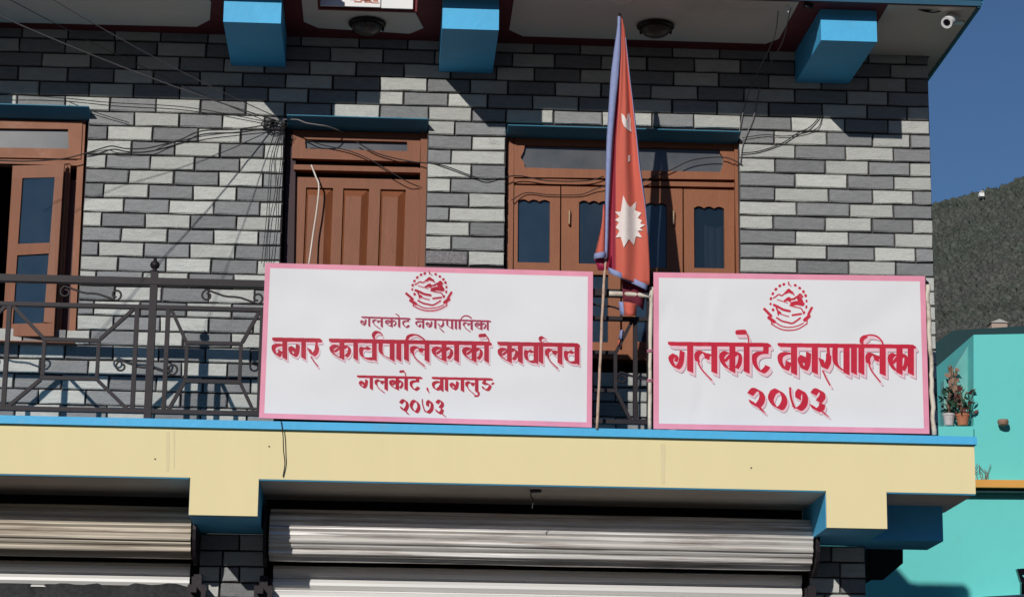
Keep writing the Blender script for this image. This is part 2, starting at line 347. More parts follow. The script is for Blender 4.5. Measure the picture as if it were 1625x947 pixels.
def brickmesh(seed):                           # unit brick (1 x 1 x 1, front at y=0), worn front with chamfered rim
    rng = random.Random(seed); bm = bmesh.new()
    def ring(y, sx, sz, jit):
        o = []
        for cx, cz in ((-1,-1),(0,-1),(1,-1),(1,1),(0,1),(-1,1)):
            o.append(bm.verts.new((.5+cx*sx/2+rng.uniform(-1,1)*jit*.4, y+(rng.uniform(0, .12) if y < .2 else 0), .5+cz*sz/2+rng.uniform(-1,1)*jit)))
        return o
    a = ring(1, 1, 1, 0); b = ring(.28, 1, 1, .025); c = ring(0, .965, .86, .03)
    for p, q in ((a, b), (b, c)):
        for i in range(6): bm.faces.new((p[i], p[(i+1) % 6], q[(i+1) % 6], q[i]))
    bm.faces.new((c[0], c[1], c[4], c[5])); bm.faces.new((c[1], c[2], c[3], c[4]))
    bmesh.ops.recalc_face_normals(bm, faces=bm.faces)
    return bm
BR = {}
for mi, mm in enumerate((M_DARK, M_LIGHT, M_SPECK)):
    for s in range(4):
        bm = brickmesh(mi*9+s); me = bpy.data.meshes.new('brick'); bm.to_mesh(me); bm.free(); me.materials.append(mm); BR[(mi, s)] = me
G_ = .0115; nb = 0; hidden = []
def hid(xm, k):                                # behind one of the signs
    p = xm; z = ZD-ROWH*(k+.5)
    return (z < 3.62 and (-.80 < p < 1.26 or 1.66 < p < 3.44)) or (k <= -5)
def put(x0, x1, z0, z1, c, k, par):
    global nb
    if x1-x0 < .03: return
    o = bpy.data.objects.new('brick', BR[(c, random.randrange(4))])
    o.location = (x0+G_/2, -.004+random.uniform(-.003, .003), z0+G_/2); o.scale = (x1-x0-G_, .03, z1-z0-G_)
    o.rotation_euler = (0, random.uniform(-.004, .004), 0)
    link(o, par); o.location -= par.matrix_world.translation*0
    o.matrix_parent_inverse = Matrix.Translation(-Vector((par.location if par.parent is None else Vector((0,0,0))))) if par.parent is None else Matrix()
    nb += 1
hv = []
for k, (c0, js) in JO.items():
    z1 = ZD-ROWH*k; z0 = z1-ROWH; zm = (z0+z1)/2
    segs = []; cur = []; col = c0; it = iter(js)
    for j in it:
        if j is None: segs.append((col, cur)); cur = []; col = next(it)
        else: cur.append(j)
    segs.append((col, cur))
    for col, s in segs:
        vv = 175+k*22.6
        X = [pt(u, vv+(u-300)*.0235, 0).x for u in s]
        for i in range(len(X)-1):
            c = col if col == 2 and i == 0 else (col+i) % 2
            pieces = [(max(X[i], -6), min(X[i+1], XR))]
            for o in OPEN:
                if o[2] < zm < o[3]:
                    nn = []
                    for a, b in pieces:
                        if b <= o[0] or a >= o[1]: nn.append((a, b))
                        else:
                            if a < o[0]: nn.append((a, o[0]))
                            if b > o[1]: nn.append((o[1], b))
                    pieces = nn
            for a, b in pieces:
                if b-a < .03: continue
                if hid((a+b)/2, k): hv.append((a, b, z0, z1, c))
                else: put(a, b, z0, z1, c, k, WALL)
for k, (c0, js) in JO.items():                 # the same courses carried on past the left edge of the picture
    z1 = ZD-ROWH*k; z0 = z1-ROWH; x = (pt(js[0], 175+k*22.6, 0).x if k < 0 or k == 0 or js[0] < 0 else W1[1]); x = min(x, -2.35 if js[0] < 60 else x); n = 0
    if js[0] > 60: x = W1[0] if W1[2] < (z0+z1)/2 < W1[3] else pt(js[0], 175+k*22.6, 0).x
    while x > -6.4:
        a = max(x-(.278 if n or W1[2] >= (z0+z1)/2 or k < 1 else .16+.1*(k % 2)), -6.5); hv.append((a, x, z0, z1, (c0+n+1) % 2)); x = a; n += 1
def f(bm):
    for a, b, z0, z1, c in hv: abox(bm, a+G_/2, b-G_/2, -.003, .0215, z0+G_/2, z1-G_/2, c)
tag(one('brickwork_behind_signs', f, [M_DARK, M_LIGHT, M_SPECK], WALL), kind='stuff')
print('bricks', nb, 'hidden', len(hv))
# room volume behind the openings, side and storey masses
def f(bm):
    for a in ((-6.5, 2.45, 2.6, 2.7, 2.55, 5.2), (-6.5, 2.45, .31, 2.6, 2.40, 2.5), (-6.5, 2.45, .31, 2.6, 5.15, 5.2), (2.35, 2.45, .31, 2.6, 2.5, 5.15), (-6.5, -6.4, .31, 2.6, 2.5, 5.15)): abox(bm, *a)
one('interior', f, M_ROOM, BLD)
def f(bm): abox(bm, 3.32, XR-.003, .305, 1.1, 2.2, 5.258)
one('side_wall', f, M_MORTAR, BLD)

# roof slab with a notch, painted soffit
ZS = 5.26
def f(bm): plan(bm, [(-6.5,-.985), (-.5,-.985), (-.5,-.56), (.12,-.56), (.12,-.985), (3.69,-.985), (3.69,1.2), (2.45,1.2), (2.45,4.6), (-6.5,4.6)], ZS, ZS+.20)
ROOF = one('roof_slab', f, M_MAROON, BLD, bevel=.004)
def f(bm):
    for a in ((-6.5,-.503,-1.001,-.988), (.123,3.704,-1.001,-.988)): abox(bm, *a, ZS+.034, ZS+.21)
    abox(bm, 3.692, 3.704, -.985, 1.2, ZS+.022, ZS+.21)
one('fascia', f, M_BLUE, ROOF)
def panel(px, n='soffit_panel', mm=None, th=.006):
    def f(bm):
        P = [q if isinstance(q, Vector) else ptz(q[0], q[1], ZS-th) for q in px]
        plan(bm, [(p.x, p.y) for p in P], ZS-th, ZS-.001)
    return one(n, f, mm or M_CREAM, ROOF)
panel([(-420,26), (312,43), (333,32), (335,4), Vector((-1.26,-.97,0)), Vector((-4.2,-.97,0))])
panel([(482,35), (505,45), (650,54), (672,45), Vector((.112,-.545,0)), Vector((-.485,-.545,0)), Vector((-.515,-.545,0)), Vector((-.515,-.965,0)), Vector((-.615,-.965,0))])
panel([(808,48), (830,58), (1215,70), (1236,62), Vector((2.53,-.965,0)), Vector((.73,-.965,0))])
panel([Vector((3.10,-.965,0)), Vector((3.665,-.965,0)), Vector((3.665,1.2,0)), Vector((3.585,1.2,0)), Vector((3.585,-.02,0)), Vector((3.10,-.02,0))])
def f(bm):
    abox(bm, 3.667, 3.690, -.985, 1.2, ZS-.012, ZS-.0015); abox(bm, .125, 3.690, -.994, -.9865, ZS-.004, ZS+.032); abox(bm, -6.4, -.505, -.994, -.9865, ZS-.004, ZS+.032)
one('edge_strip', f, M_NAVY, ROOF)  # front strip: the fascia's unlit lower edge painted in dark blue
for x0, x1 in ((-1.095, -.735), (.28, .637), (2.69, 3.05), (-3.2, -2.85)):
    def f(bm):
        P = [Vector((x0, -.84, 5.050)), Vector((x1, -.84, 5.050)), Vector((x1, -.84, ZS-.001)), Vector((x0, -.84, ZS-.001))]
        a = [bm.verts.new(p) for p in P]; sh = -.02 if x0 > 2 else 0
        b = [bm.verts.new(Vector((p.x+sh, -.006, p.z if p.z > 5.1 else 5.045))) for p in P]
        bm.faces.new(a); bm.faces.new(b[::-1])
        for i in range(4): bm.faces.new((a[i], b[i], b[(i+1) % 4], a[(i+1) % 4]))
    one('bracket', f, M_BLUE, BLD, bevel=.006)
# unseen roof blocks, added and shaped to cast shadow on the turquoise house
def f(bm):
    abox(bm, -6.4, 2.44, 1.0, 4.5, ZS+.2, 5.70); abox(bm, 2.442, 2.50, 1.0, 1.19, ZS+.2, 5.70); abox(bm, 2.502, 2.96, 1.0, 1.14, ZS+.2, 5.715)
one('unseen_roof_blocks', f, M_YEL, BLD)

# balcony slab, beams
def f(bm): abox(bm, -6.5, 3.600, -.80, .02, 2.17, 2.470)
SLAB = one('balcony_slab', f, M_YEL, BLD, bevel=.006)
def f(bm): abox(bm, -6.5, 3.612, -.826, .018, 2.4715, 2.520)
one('edge_trim', f, M_BLUE, SLAB, bevel=.005)
def f(bm): abox(bm, -6.5, 3.585, -.785, 0, 2.164, 2.1695)
one('slab_underside', f, M_CREAM, SLAB)
def f(bm):
    for a in ((-6.5, -1.186), (-.764, 2.668), (3.052, 3.598)): abox(bm, a[0], a[1], -.799, -.787, 2.1605, 2.1695)
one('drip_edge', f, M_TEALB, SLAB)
for x0, x1 in ((-1.18, -.766), (2.675, 3.05)):
    def f(bm): abox(bm, x0, x1, -.78, .02, 1.943, 2.1635)
    B = one('balcony_beam', f, M_BLUE, BLD, bevel=.005)
    def f(bm): abox(bm, x0+.002, x1-.002, -.8006, -.782, 1.945, 2.462)
    one('beam_face', f, M_YEL, B)
def stain(u, w, v0, v1):
    def f(bm):
        P = [pt(u-w, v0, -.8015), pt(u+w, v0+.3, -.8015), pt(u+w*.7, v1, -.8015), pt(u-w*.6, v1-1, -.8015)]; bm.faces.new([bm.verts.new(p) for p in P])
    one('water_stain', f, mat('faint_run_off_stain', (.765, .65, .39), .85, var=.06, scale=9, stretch=(6,1,.5)), SLAB)
for q in ((266, 3.2, 684, 748), (276, 1.6, 682, 744), (1052, 4.0, 704, 768)): stain(*q)
for u, v in ((246, 728), (427, 708), (1192, 742)):
    one('paint_chip', lambda bm: pprism(bm, [(u-1.3,v-1), (u+1.2,v-1.2), (u+1.5,v+1), (u-.8,v+1.1)], -.8022, .0005), M_MORTAR, SLAB)
def f(bm): abox(bm, 3.052, 3.511, -.30, .15, 1.943, 2.163)
one('edge_beam', f, M_BLUE, BLD, bevel=.005)

# windows and door -----------------------------------------------------
def lintel(px, Y=-.11):                        # thin sunshade whose underside slopes back to the wall
    def f(bm):
        P = [pt(*px[0], Y), pt(*px[1], Y), pt(*px[2], 0), pt(*px[3], 0)]; x0, x1 = P[0].x, P[1].x; z1 = (P[0].z+P[1].z)/2; z0 = (P[2].z+P[3].z)/2
        sec = [(Y, z1), (Y, z1-.006), (-.002, z0), (.09, z0), (.09, z1)]
        a = [bm.verts.new((x0, y, z)) for y, z in sec]; b = [bm.verts.new((x1, y, z)) for y, z in sec]
        bm.faces.new(a); bm.faces.new(b[::-1])
        for k in range(5): bm.faces.new((a[k], b[k], b[(k+1) % 5], a[(k+1) % 5]))
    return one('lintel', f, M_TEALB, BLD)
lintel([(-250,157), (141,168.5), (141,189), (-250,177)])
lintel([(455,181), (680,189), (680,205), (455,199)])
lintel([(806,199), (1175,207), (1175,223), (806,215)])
def hole_panel(bm, outer, inner, Y, dep, mi=0):     # flat panel with one opening; same number of corners each
    O = [pt(u, v, Y) for u, v in outer]; I = [pt(u, v, Y) for u, v in inner]; D = Vector((0, dep, 0))
    n = len(O); fo = [bm.verts.new(p) for p in O]; fi = [bm.verts.new(p) for p in I]
    bo = [bm.verts.new(p+D) for p in O]; bi = [bm.verts.new(p+D) for p in I]
    for i in range(n):
        j = (i+1) % n
        for q in ((fo[i], fo[j], fi[j], fi[i]), (bo[j], bo[i], bi[i], bi[j]), (fo[j], fo[i], bo[i], bo[j]), (fi[i], fi[j], bi[j], bi[i])):
            bm.faces.new(q).material_index = mi
def rect(x0, y0, x1, y1, s=.0235, l=0):  return [(x0+l, y0), (x1+l, y0+(x1-x0)*s), (x1, y1+(x1-x0)*s), (x0, y1)]
# left window
WIN = empty('window'); WIN.parent = BLD; WIN.location = (0, 0, -GZ)
def part(name, fn, mats, par, **k):
    o = one(name, fn, mats, None, **k); o.parent = par
    o.matrix_parent_inverse = Matrix.Translation(Vector((0, 0, 0))); return o
def f(bm):                                     # jambs, transom bar and sill
    pprism(bm, [(126,188), (136,188), (119,536), (109,536)], .05, .10)
    pprism(bm, [(-250,244), (128,253), (127,263), (-250,252)], .055, .09)
    pprism(bm, [(-250,520), (112,531), (111,541), (-250,530)], .05, .10)
    pprism(bm, [(-250,184), (133,187), (133,192), (-250,188)], .06, .09)
part('frame', f, M_WOOD2, WIN)
def f(bm): hole_panel(bm, [(-238,188), (131,193), (128,252), (-238,246)], [(-222,201), (108,205), (109,236), (-222,231)], .04, .05)
part('transom_frame', f, M_WOOD2, WIN, bevel=.003)
def f(bm): pprism(bm, [(-230,198), (112,202), (113,240), (-230,235)], .065, .008)
part('pane', f, M_DUSTY, WIN)
sash = lambda u, v: pt(u, v, -.10*max(0, min(1, (u-5+(v-262)*.05)/80)) + .03)
def f(bm):
    O = [(20,263), (102,261), (85,533), (3,533)]
    rows = [[(20,263), (102,261)], [(35.5,282), (87,280)], [(28.7,387), (79,384.6)], [(25,406), (77,403)], [(20,514), (69,510)], [(3,533), (85,533)]]
    def q(a, b, c, d):
        P = [sash(*w) for w in (a, b, c, d)]; prism(bm, P, .035)
    q((20,263), (102,261), (100,281), (19,283)); q((19,283), (35.5,282.5), (20,513), (4.5,514))
    q((87,280.6), (100,281), (86,512), (69,511)); q((28.4,387), (79.5,385), (78,402), (26,405)); q((4.5,514), (86,512), (85,533), (3,533))
part('sash', f, M_WOOD, WIN)
def f(bm): prism(bm, [sash(*w)+Vector((0,.015,0)) for w in ((33,280), (89,278), (68,512), (18,516))], .006)
part('pane', f, M_GLASS, WIN)
def f(bm):
    P = [pt(u, v, .02) for u, v in ((102,259), (112,260), (95,533), (85,533))]; prism(bm, P, .03)
    P = [pt(u, v, -.015) for u, v in ((104,262), (106.5,262), (90,532), (87.5,532))]; prism(bm, P, .03)
part('hinge_post', f, M_WOOD2, WIN)
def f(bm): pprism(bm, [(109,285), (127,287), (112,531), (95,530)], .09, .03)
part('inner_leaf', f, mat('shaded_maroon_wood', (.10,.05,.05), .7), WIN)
def f(bm): pprism(bm, [(-250,534), (118,542), (118,547), (-250,539)], -.03, .08)
part('sill', f, M_WOOD2, WIN)
def f(bm):
    pprism(bm, [(-250,178), (-236,178), (-256,528), (-270,528)], .05, .10)
    hole_panel(bm, [(-236,258), (-118,260), (-134,524), (-256,522)], [(-220,276), (-134,278), (-149,506), (-239,504)], .07, .04)
part('sash', f, M_WOOD, WIN)
def f(bm): pprism(bm, [(-224,272), (-130,274), (-146,510), (-243,508)], .095, .006)
part('pane', f, M_GLASS, WIN)
# door
DOOR = empty('door'); DOOR.parent = BLD; DOOR.location = (0, 0, -GZ)
def f(bm):
    pprism(bm, [(668,203), (681,203), (674,660), (661,660)], .07, .12)
    pprism(bm, [(466,261), (668,266), (668,274), (466,269)], .085, .08)
    pprism(bm, [(462,199), (668,204), (668,212), (462,207)], .10, .08)
part('frame', f, M_WOOD, DOOR, bevel=.003)
part('left_jamb', lambda bm: pprism(bm, [(455,200), (470,200), (462,660), (446,660)], .11, .10), mat('shaded_jamb_wood', (.05,.028,.035), .7), DOOR)  # shade of the door reveal is put into the jamb's darker colour
def f(bm): hole_panel(bm, [(465,207), (668,212), (666,257), (463,251)], [(484,221), (646,225), (647,240), (485,236)], .085, .05)
part('transom_frame', f, M_WOOD, DOOR, bevel=.003)
def f(bm): pprism(bm, [(480,218), (650,222), (650,243), (480,239)], .115, .008)
part('pane', f, M_DUSTY, DOOR)
def f(bm): pprism(bm, [(466,250), (668,255), (661,660), (446,660)], .19, .03)
part('door_back', f, M_GAP, DOOR)
XS = [(463,486), (529,545), (586,604), (644,668)]
sk = lambda u, v: (u-(v-290)*(.042-(u-455)*.00005), v+(u-470)*.0235)
def f(bm):
    for a, b in XS: pprism(bm, [sk(a,281), sk(b,281), sk(b,640), sk(a,640)], .145, .035)
    for a, b in ((486,529), (545,586), (604,644)): pprism(bm, [sk(a,281), sk(b,281), sk(b,297), sk(a,297)], .145, .035)
    for a, b in ((486,529), (545,586), (604,644)): pprism(bm, [sk(a,500), sk(b,500), sk(b,520), sk(a,520)], .145, .035)
part('door_leaf', f, M_WOOD, DOOR)
for a, b in ((486,529), (545,586), (604,644)):
    for y0, y1 in ((297,500), (520,640)):
        def f(bm):
            O = [pt(*sk(*q), .172) for q in ((a,y0), (b,y0), (b,y1), (a,y1))]
            I = [pt(*sk(*q), .140) for q in ((a+4,y0+12), (b-12,y0+12), (b-12,y1-12), (a+4,y1-12))]
            vo = [bm.verts.new(p) for p in O]; vi = [bm.verts.new(p) for p in I]; bk = [bm.verts.new(p+Vector((0,.015,0))) for p in O]
            bm.faces.new(vi); bm.faces.new(bk[::-1])
            for i in range(4):
                j = (i+1) % 4; bm.faces.new((vo[i], vo[j], vi[j], vi[i])); bm.faces.new((vo[j], vo[i], bk[i], bk[j]))
        part('door_panel', f, M_WOOD, DOOR)
# right window
WR = empty('window'); WR.parent = BLD; WR.location = (0, 0, -GZ)
def f(bm):
    pprism(bm, [(805,216), (816,216), (812,560), (801,560)], .075, .12); pprism(bm, [(1165,216), (1178,216), (1184,566), (1171,566)], .05, .12)
    pprism(bm, [(816,283), (1165,290), (1165,297), (816,291)], .085, .05)
    pprism(bm, [(801,550), (1184,560), (1184,575), (801,565)], .06, .14)
    pprism(bm, [(816,214), (1165,221), (1165,225), (816,219)], .085, .10)
part('frame', f, M_WOOD3, WR, bevel=.003)
def f(bm):
    inn = [(833,230), (985,232.5), (1142,236), (1143,243), (1148,251), (1147,263), (1143,273), (985,270), (833,266), (831,257), (826,250), (831,240)]
    out = [(817,219), (985,222), (1166,226), (1166,240), (1166,251), (1166,266), (1166,285), (985,283), (816,281), (816,262), (816,250), (816,236)]
    hole_panel(bm, out, inn, .07, .05)
part('transom_frame', f, M_WOOD3, WR)
def f(bm): pprism(bm, [(820,226), (1160,232), (1160,279), (820,271)], .098, .008)
part('pane', f, M_DUSTY, WR)
def sash4(x0, x1, p0, p1, y0, ptop, pbot, drift, handle=None):
    o = lambda u, v: (u+(v-y0)*drift, v)
    N_ = 12
    top = [(p0+(p1-p0)*i/N_, ptop+(p1-p0)*i/N_*.03 - 3.2*abs(math.sin(i/N_*math.pi*3.0)) + 2) for i in range(N_+1)]
    def f(bm):
        inn = [o(*q) for q in top]+[o(p1, pbot+1), o(p0, pbot)]
        out = [o(x0+(x1-x0)*i/N_, y0+(x1-x0)*i/N_*.0235) for i in range(N_+1)]+[o(x1, pbot+9), o(x0, pbot+8)]
        hole_panel(bm, out, inn, .09, .045)
        inn = [o(p0, pbot+17), o(p1, pbot+18), o(p1, 543), o(p0, 542)]; out = [o(x0, pbot+8), o(x1, pbot+9), o(x1, 556), o(x0, 555)]
        hole_panel(bm, out, inn, .09, .045)
    s = part('sash', f, M_WOOD3, WR)
    def f(bm): pprism(bm, [o(p0-3, ptop-6), o(p1+3, ptop-5), o(p1+3, 548), o(p0-3, 547)], .113, .006)
    part('pane', f, M_GLASSC if x0 > 1050 else M_GLASS, WR)
    if handle:
        def f(bm):
            tube(bm, [pt(handle, 333, .085), pt(handle, 335, .06), pt(handle-.5, 355, .06), pt(handle-.5, 357, .085)], .007, 6)
        part('handle', f, mat('brass', (.75,.52,.30), .3, metal=.8), WR)
sash4(816, 889, 822, 873, 294, 317, 416, -.006, None)
sash4(891, 985, 919, 966, 295.5, 319, 418, -.004, 903.5)
sash4(987, 1083, 1008, 1058, 297.5, 322, 424, .002, 1069)
sash4(1085, 1165, 1101, 1149, 300, 328, 425, .006, None)
def f(bm):
    P = cat([(1117,.16), (1121,.145), (1126,.17), (1132,.14), (1137,.17), (1143,.145), (1149,.165), (1156,.15)], 4)
    a = [bm.verts.new(pt(u, 362-abs(u-1136)*.3, y+.03)) for u, y in P]; b = [bm.verts.new(pt(u+2, 545, y+.03)) for u, y in P]
    for i in range(len(a)-1): bm.faces.new((a[i], a[i+1], b[i+1], b[i]))
part('curtain', f, M_CURT, WR, smooth=True)
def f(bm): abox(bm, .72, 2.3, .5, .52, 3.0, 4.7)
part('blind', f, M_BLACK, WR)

# ------------------------------------------------------------------ ground floor: pillars, shutters
PZ = 1.94
for (u0, u1), rows in (((315, 420), [(1.94, 1.835, [0, .6], 0), (1.835, 1.735, [.36], 0), (1.735, 1.635, [.33, .62], 1), (1.635, 1.535, [.33], 1), (1.535, 1.43, [.62], 0), (1.43, 1.32, [.3], 1), (1.32, 1.2, [.6], 0)]),
                       ((1283, 1374), [(1.94, 1.835, [.4], 0), (1.835, 1.735, [.55], 0), (1.735, 1.635, [.55], 1), (1.635, 1.535, [.28], 0), (1.535, 1.43, [.58], 1), (1.43, 1.32, [.3], 0), (1.32, 1.2, [.6], 1)])):
    x0, x1 = pt(u0, 900, 0).x, pt(u1, 900, 0).x
    P = one('brick_pillar', lambda bm: abox(bm, x0, x1, .022, .4, GZ, PZ), M_MORTAR, BLD)
    for a, b, js, c in rows:
        X = [x0]+[x0+(x1-x0)*j for j in js if j > .05]+[x1]
        for i in range(len(X)-1): put(X[i], X[i+1], b, a, (c+i) % 2, 0, P)
    def f(bm):
        z = 1.2; c = 0
        while z > GZ+.1: abox(bm, x0+.01, (x0+x1)/2-.007+.05*(c % 2), 0, .02, z-.09, z, c % 2); abox(bm, (x0+x1)/2+.007+.05*(c % 2), x1-.01, 0, .02, z-.09, z, (c+1) % 2); z -= .1; c += 1
    tag(one('lower_brickwork', f, [M_DARK, M_LIGHT], P), kind='stuff')
def shutter(u0, u1, m1, m2, cnt):
    x0, x1 = pt(u0, 860, -.3).x, pt(u1, 860, -.3).x
    SH = empty('roller_shutter'); SH.parent = BLD; SH.location = (0, 0, -GZ)
    cy, cz, r = -.20, 1.912, .166
    def f(bm):                                  # coil of curved slats
        prof = []; n = 12
        for k in range(n):
            a0 = 2*math.pi*k/n+.25
            for t, q in ((0, .885), (.05, .95), (.14, .995), (.26, .995), (.36, .93), (.42, .90), (.55, .925), (.70, .925), (.82, .885)):
                a = a0+2*math.pi/n*t; rr = r*q
                prof.append((cy+rr*math.cos(a), cz+rr*math.sin(a)))
        xs = [x0+(x1-x0)*i/14 for i in range(15)]
        R = [[bm.verts.new((x, a+.003*noise.noise(Vector((x*2, j*.7, 0))), b+.004*noise.noise(Vector((x*1.3, j*.9, 5))))) for j, (a, b) in enumerate(prof)] for x in xs]
        for i in range(len(R)-1):
            for j in range(len(prof)): bm.faces.new((R[i][j], R[i][(j+1) % len(prof)], R[i+1][(j+1) % len(prof)], R[i+1][j]))
        bm.faces.new(R[0][::-1]); bm.faces.new(R[-1])
    part('shutter_roll', f, m1, SH)
    for s, x in ((0, x0-.035), (1, x1+.015)):
        def f(bm):
            n = 20; c = [(cy+(r+.035)*math.cos(2*math.pi*i/n), cz+(r+.035)*math.sin(2*math.pi*i/n)) for i in range(n)]
            a = [bm.verts.new((x, *q)) for q in c]; b = [bm.verts.new((x+.02, *q)) for q in c]
            bm.faces.new(a[::-1]); bm.faces.new(b)
            for i in range(n): bm.faces.new((a[i], a[(i+1) % n], b[(i+1) % n], b[i]))
        part('end_plate', f, M_IRON, SH)
    # hanging slats
    sm = None
    z = 1.745
    for k in range(cnt):
        if sm is None:
            bm = bmesh.new(); pr = [(.0, 0), (-.018, -.006), (-.030, -.026), (-.030, -.044), (-.018, -.064), (0, -.070), (-.004, -.080), (.006, -.080), (.006, 0)]
            a = [bm.verts.new((x0+.02, *q)) for q in pr]; b = [bm.verts.new((x1-.02, *q)) for q in pr]
            bm.faces.new(a[::-1]); bm.faces.new(b)
            for i in range(len(pr)): bm.faces.new((a[i], a[(i+1) % len(pr)], b[(i+1) % len(pr)], b[i]))
            bmesh.ops.recalc_face_normals(bm, faces=bm.faces); sm = bpy.data.meshes.new('slat'); bm.to_mesh(sm); bm.free(); sm.materials.append(m2)
        o = bpy.data.objects.new('slat', sm); o.location = (0, -.02+.004*(k % 2), z-.081*k); link(o, SH)
    for x in (x0-.09, x1-.02):
        def f(bm):
            abox(bm, x, x+.11, -.16, -.02, 1.50, 1.60); abox(bm, x+.02, x+.06, -.22, -.16, 1.545, 1.58); abox(bm, x+.03, x+.08, -.10, -.03, 1.601, 1.67)
        part('lock_box', f, M_IRON, SH, bevel=.006)
    for x in (x0-.02, x1-.005):
        part('guide_rail', lambda bm: abox(bm, x, x+.035, -.06, .04, GZ, 1.66), M_IRON, SH, bevel=.004)
    part('shop_opening', lambda bm: abox(bm, x0-.05, x1+.05, .30, .34, GZ, 2.205), M_BLACK, SH)
    return SH, x0, x1
S1, a0, a1 = shutter(-500, 303, M_DUSTST, M_SLAT, 2)
S1['label'] = 'dusty beige rolled up shutter'
S2, b0, b1 = shutter(427, 1288, M_STEEL, M_SLAT, 4)
S2['label'] = 'shiny galvanised roller shutter'
def f(bm):                                     # black folded net hung across the left opening
    P = cat([(-300,.0), (0,-.04), (60,-.01), (120,-.07), (180,-.02), (240,-.06), (300,-.03)], 5)
    a = [bm.verts.new(pt(u, 926+math.sin(u*.11)*1.5, y)) for u, y in P]; b = [bm.verts.new(pt(u, 985, y-.03)) for u, y in P]
    c = [bm.verts.new(v.co+Vector((0,.02,0))) for v in a]; d = [bm.verts.new(v.co+Vector((0,.02,0))) for v in b]
    for i in range(len(a)-1):
        bm.faces.new((a[i], a[i+1], b[i+1], b[i])); bm.faces.new((c[i], d[i], d[i+1], c[i+1])); bm.faces.new((a[i], c[i], c[i+1], a[i+1]))
tag(one('shop_netting', f, mat('black_netting', (.03,.03,.032), .8, var=.6, scale=40, dirt=(.3,.29,.28,.5), dscale=22, dcut=.66), None, smooth=True), 'black folded netting bunched under the beige shutter at lower left', 'netting')
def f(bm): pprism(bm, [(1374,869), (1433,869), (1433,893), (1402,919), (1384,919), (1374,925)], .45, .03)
tag(one('dark_panel', f, M_BLACK), 'black flat panel below the blue beam at the building corner', 'dark_panel')  # flat black cut-out panel below the beam end

# ------------------------------------------------------------------ railing
RL = empty('balcony_railing'); RL.parent = BLD; RL.location = (0, 0, -GZ)
RY = -.68
ZT, ZM, ZB = 3.40, 3.238, 2.588
def f(bm): bar(bm, (-6.4, RY, ZT), (3.36, RY, ZT), .042, .062)
part('top_rail', f, M_IRON, RL, bevel=.006)
def f(bm): bar(bm, (-6.4, RY, ZM), (3.36, RY, ZM), .024, .045)
part('mid_rail', f, M_IRON, RL, bevel=.002)
def f(bm): bar(bm, (-6.4, RY, ZB), (3.36, RY, ZB), .026, .045)
part('bottom_rail', f, M_IRON, RL, bevel=.002)
def scroll(bm, cx, cz, w, flip):
    P = []
    for s in (-1, 1):
        sp = []
        for i in range(15):
            a = i/14*math.pi*2.1; rr = .036*(1-.62*i/14)
            sp.append((cx+s*w+s*rr*math.sin(a)*1.0, cz+flip*s*(.012)+flip*s*(rr*math.cos(a)-.036)*1.0+flip*s*.028))
        P.append(sp)
    L_ = P[0][::-1]+[(cx-w*.35, cz+flip*(-.005)), (cx, cz), (cx+w*.35, cz+flip*.005)]+P[1]
    L_ = cat(L_, 2)
    tube(bm, [(x, RY, z) for x, z in L_], .0065, 6)
def bay(x0, x1, n):                           # between two posts: balusters, diagonals and central squares
    mw = (x1-x0-.19)/n; zt, zb = 3.022, 2.782
    for k in range(n+1): part('baluster', lambda bm: bar(bm, (x0+.095+k*mw, RY, ZM-.013), (x0+.095+k*mw, RY, ZB+.014), .026, .040), M_IRON, RL)
    for k in range(n):
        a = x0+.095+k*mw; b = a+mw; c, d = a+mw*.5-.165, a+mw*.5+.165
        L_ = [('baluster', (c, zt-.012), (c, zb+.012)), ('baluster', (d, zt-.012), (d, zb+.012)),
              ('cross_bar', (c-.012, zt), (d+.012, zt)), ('cross_bar', (c-.012, zb), (d+.012, zb)),
              ('diagonal_bar', (a+.02, ZM-.012), (c-.008, zt+.01)), ('diagonal_bar', (b-.02, ZM-.012), (d+.008, zt+.01)), ('diagonal_bar', (c-.008, zb-.01), (a+.03, ZB+.013)), ('diagonal_bar', (d+.008, zb-.01), (b-.03, ZB+.013))]
        for nn, p, q in L_: part(nn, lambda bm: bar(bm, (p[0], RY, p[1]), (q[0], RY, q[1]), .021, .032), M_IRON, RL)
        part('scroll', lambda bm: scroll(bm, (a+b)/2+.10, 3.318, .155, -1), M_IRON, RL)
    part('scroll', lambda bm: scroll(bm, x0-.02, 2.86, .155, -1), M_IRON, RL)
POSTS = [(-4.97, 2), (-3.21, 2), (-1.463, 5), (1.615, 3), (3.348, 0)]
for k, (x, n) in enumerate(POSTS):
    def f(bm): bar(bm, (x, RY-.002, 2.52), (x, RY-.002, 3.46), .044, .050)
    ps = part('post', f, M_IRON, RL, bevel=.004)
    def f(bm): lathe(bm, [(.028,3.461),(.030,3.468),(.014,3.474),(.013,3.482),(.026,3.492),(.031,3.508),(.026,3.524),(.012,3.534),(.010,3.548),(.002,3.556)], (x, RY, 0), seg=12)
    part('finial', f, M_IRON, RL, smooth=True)
    if n: bay(x, POSTS[k+1][0], n)

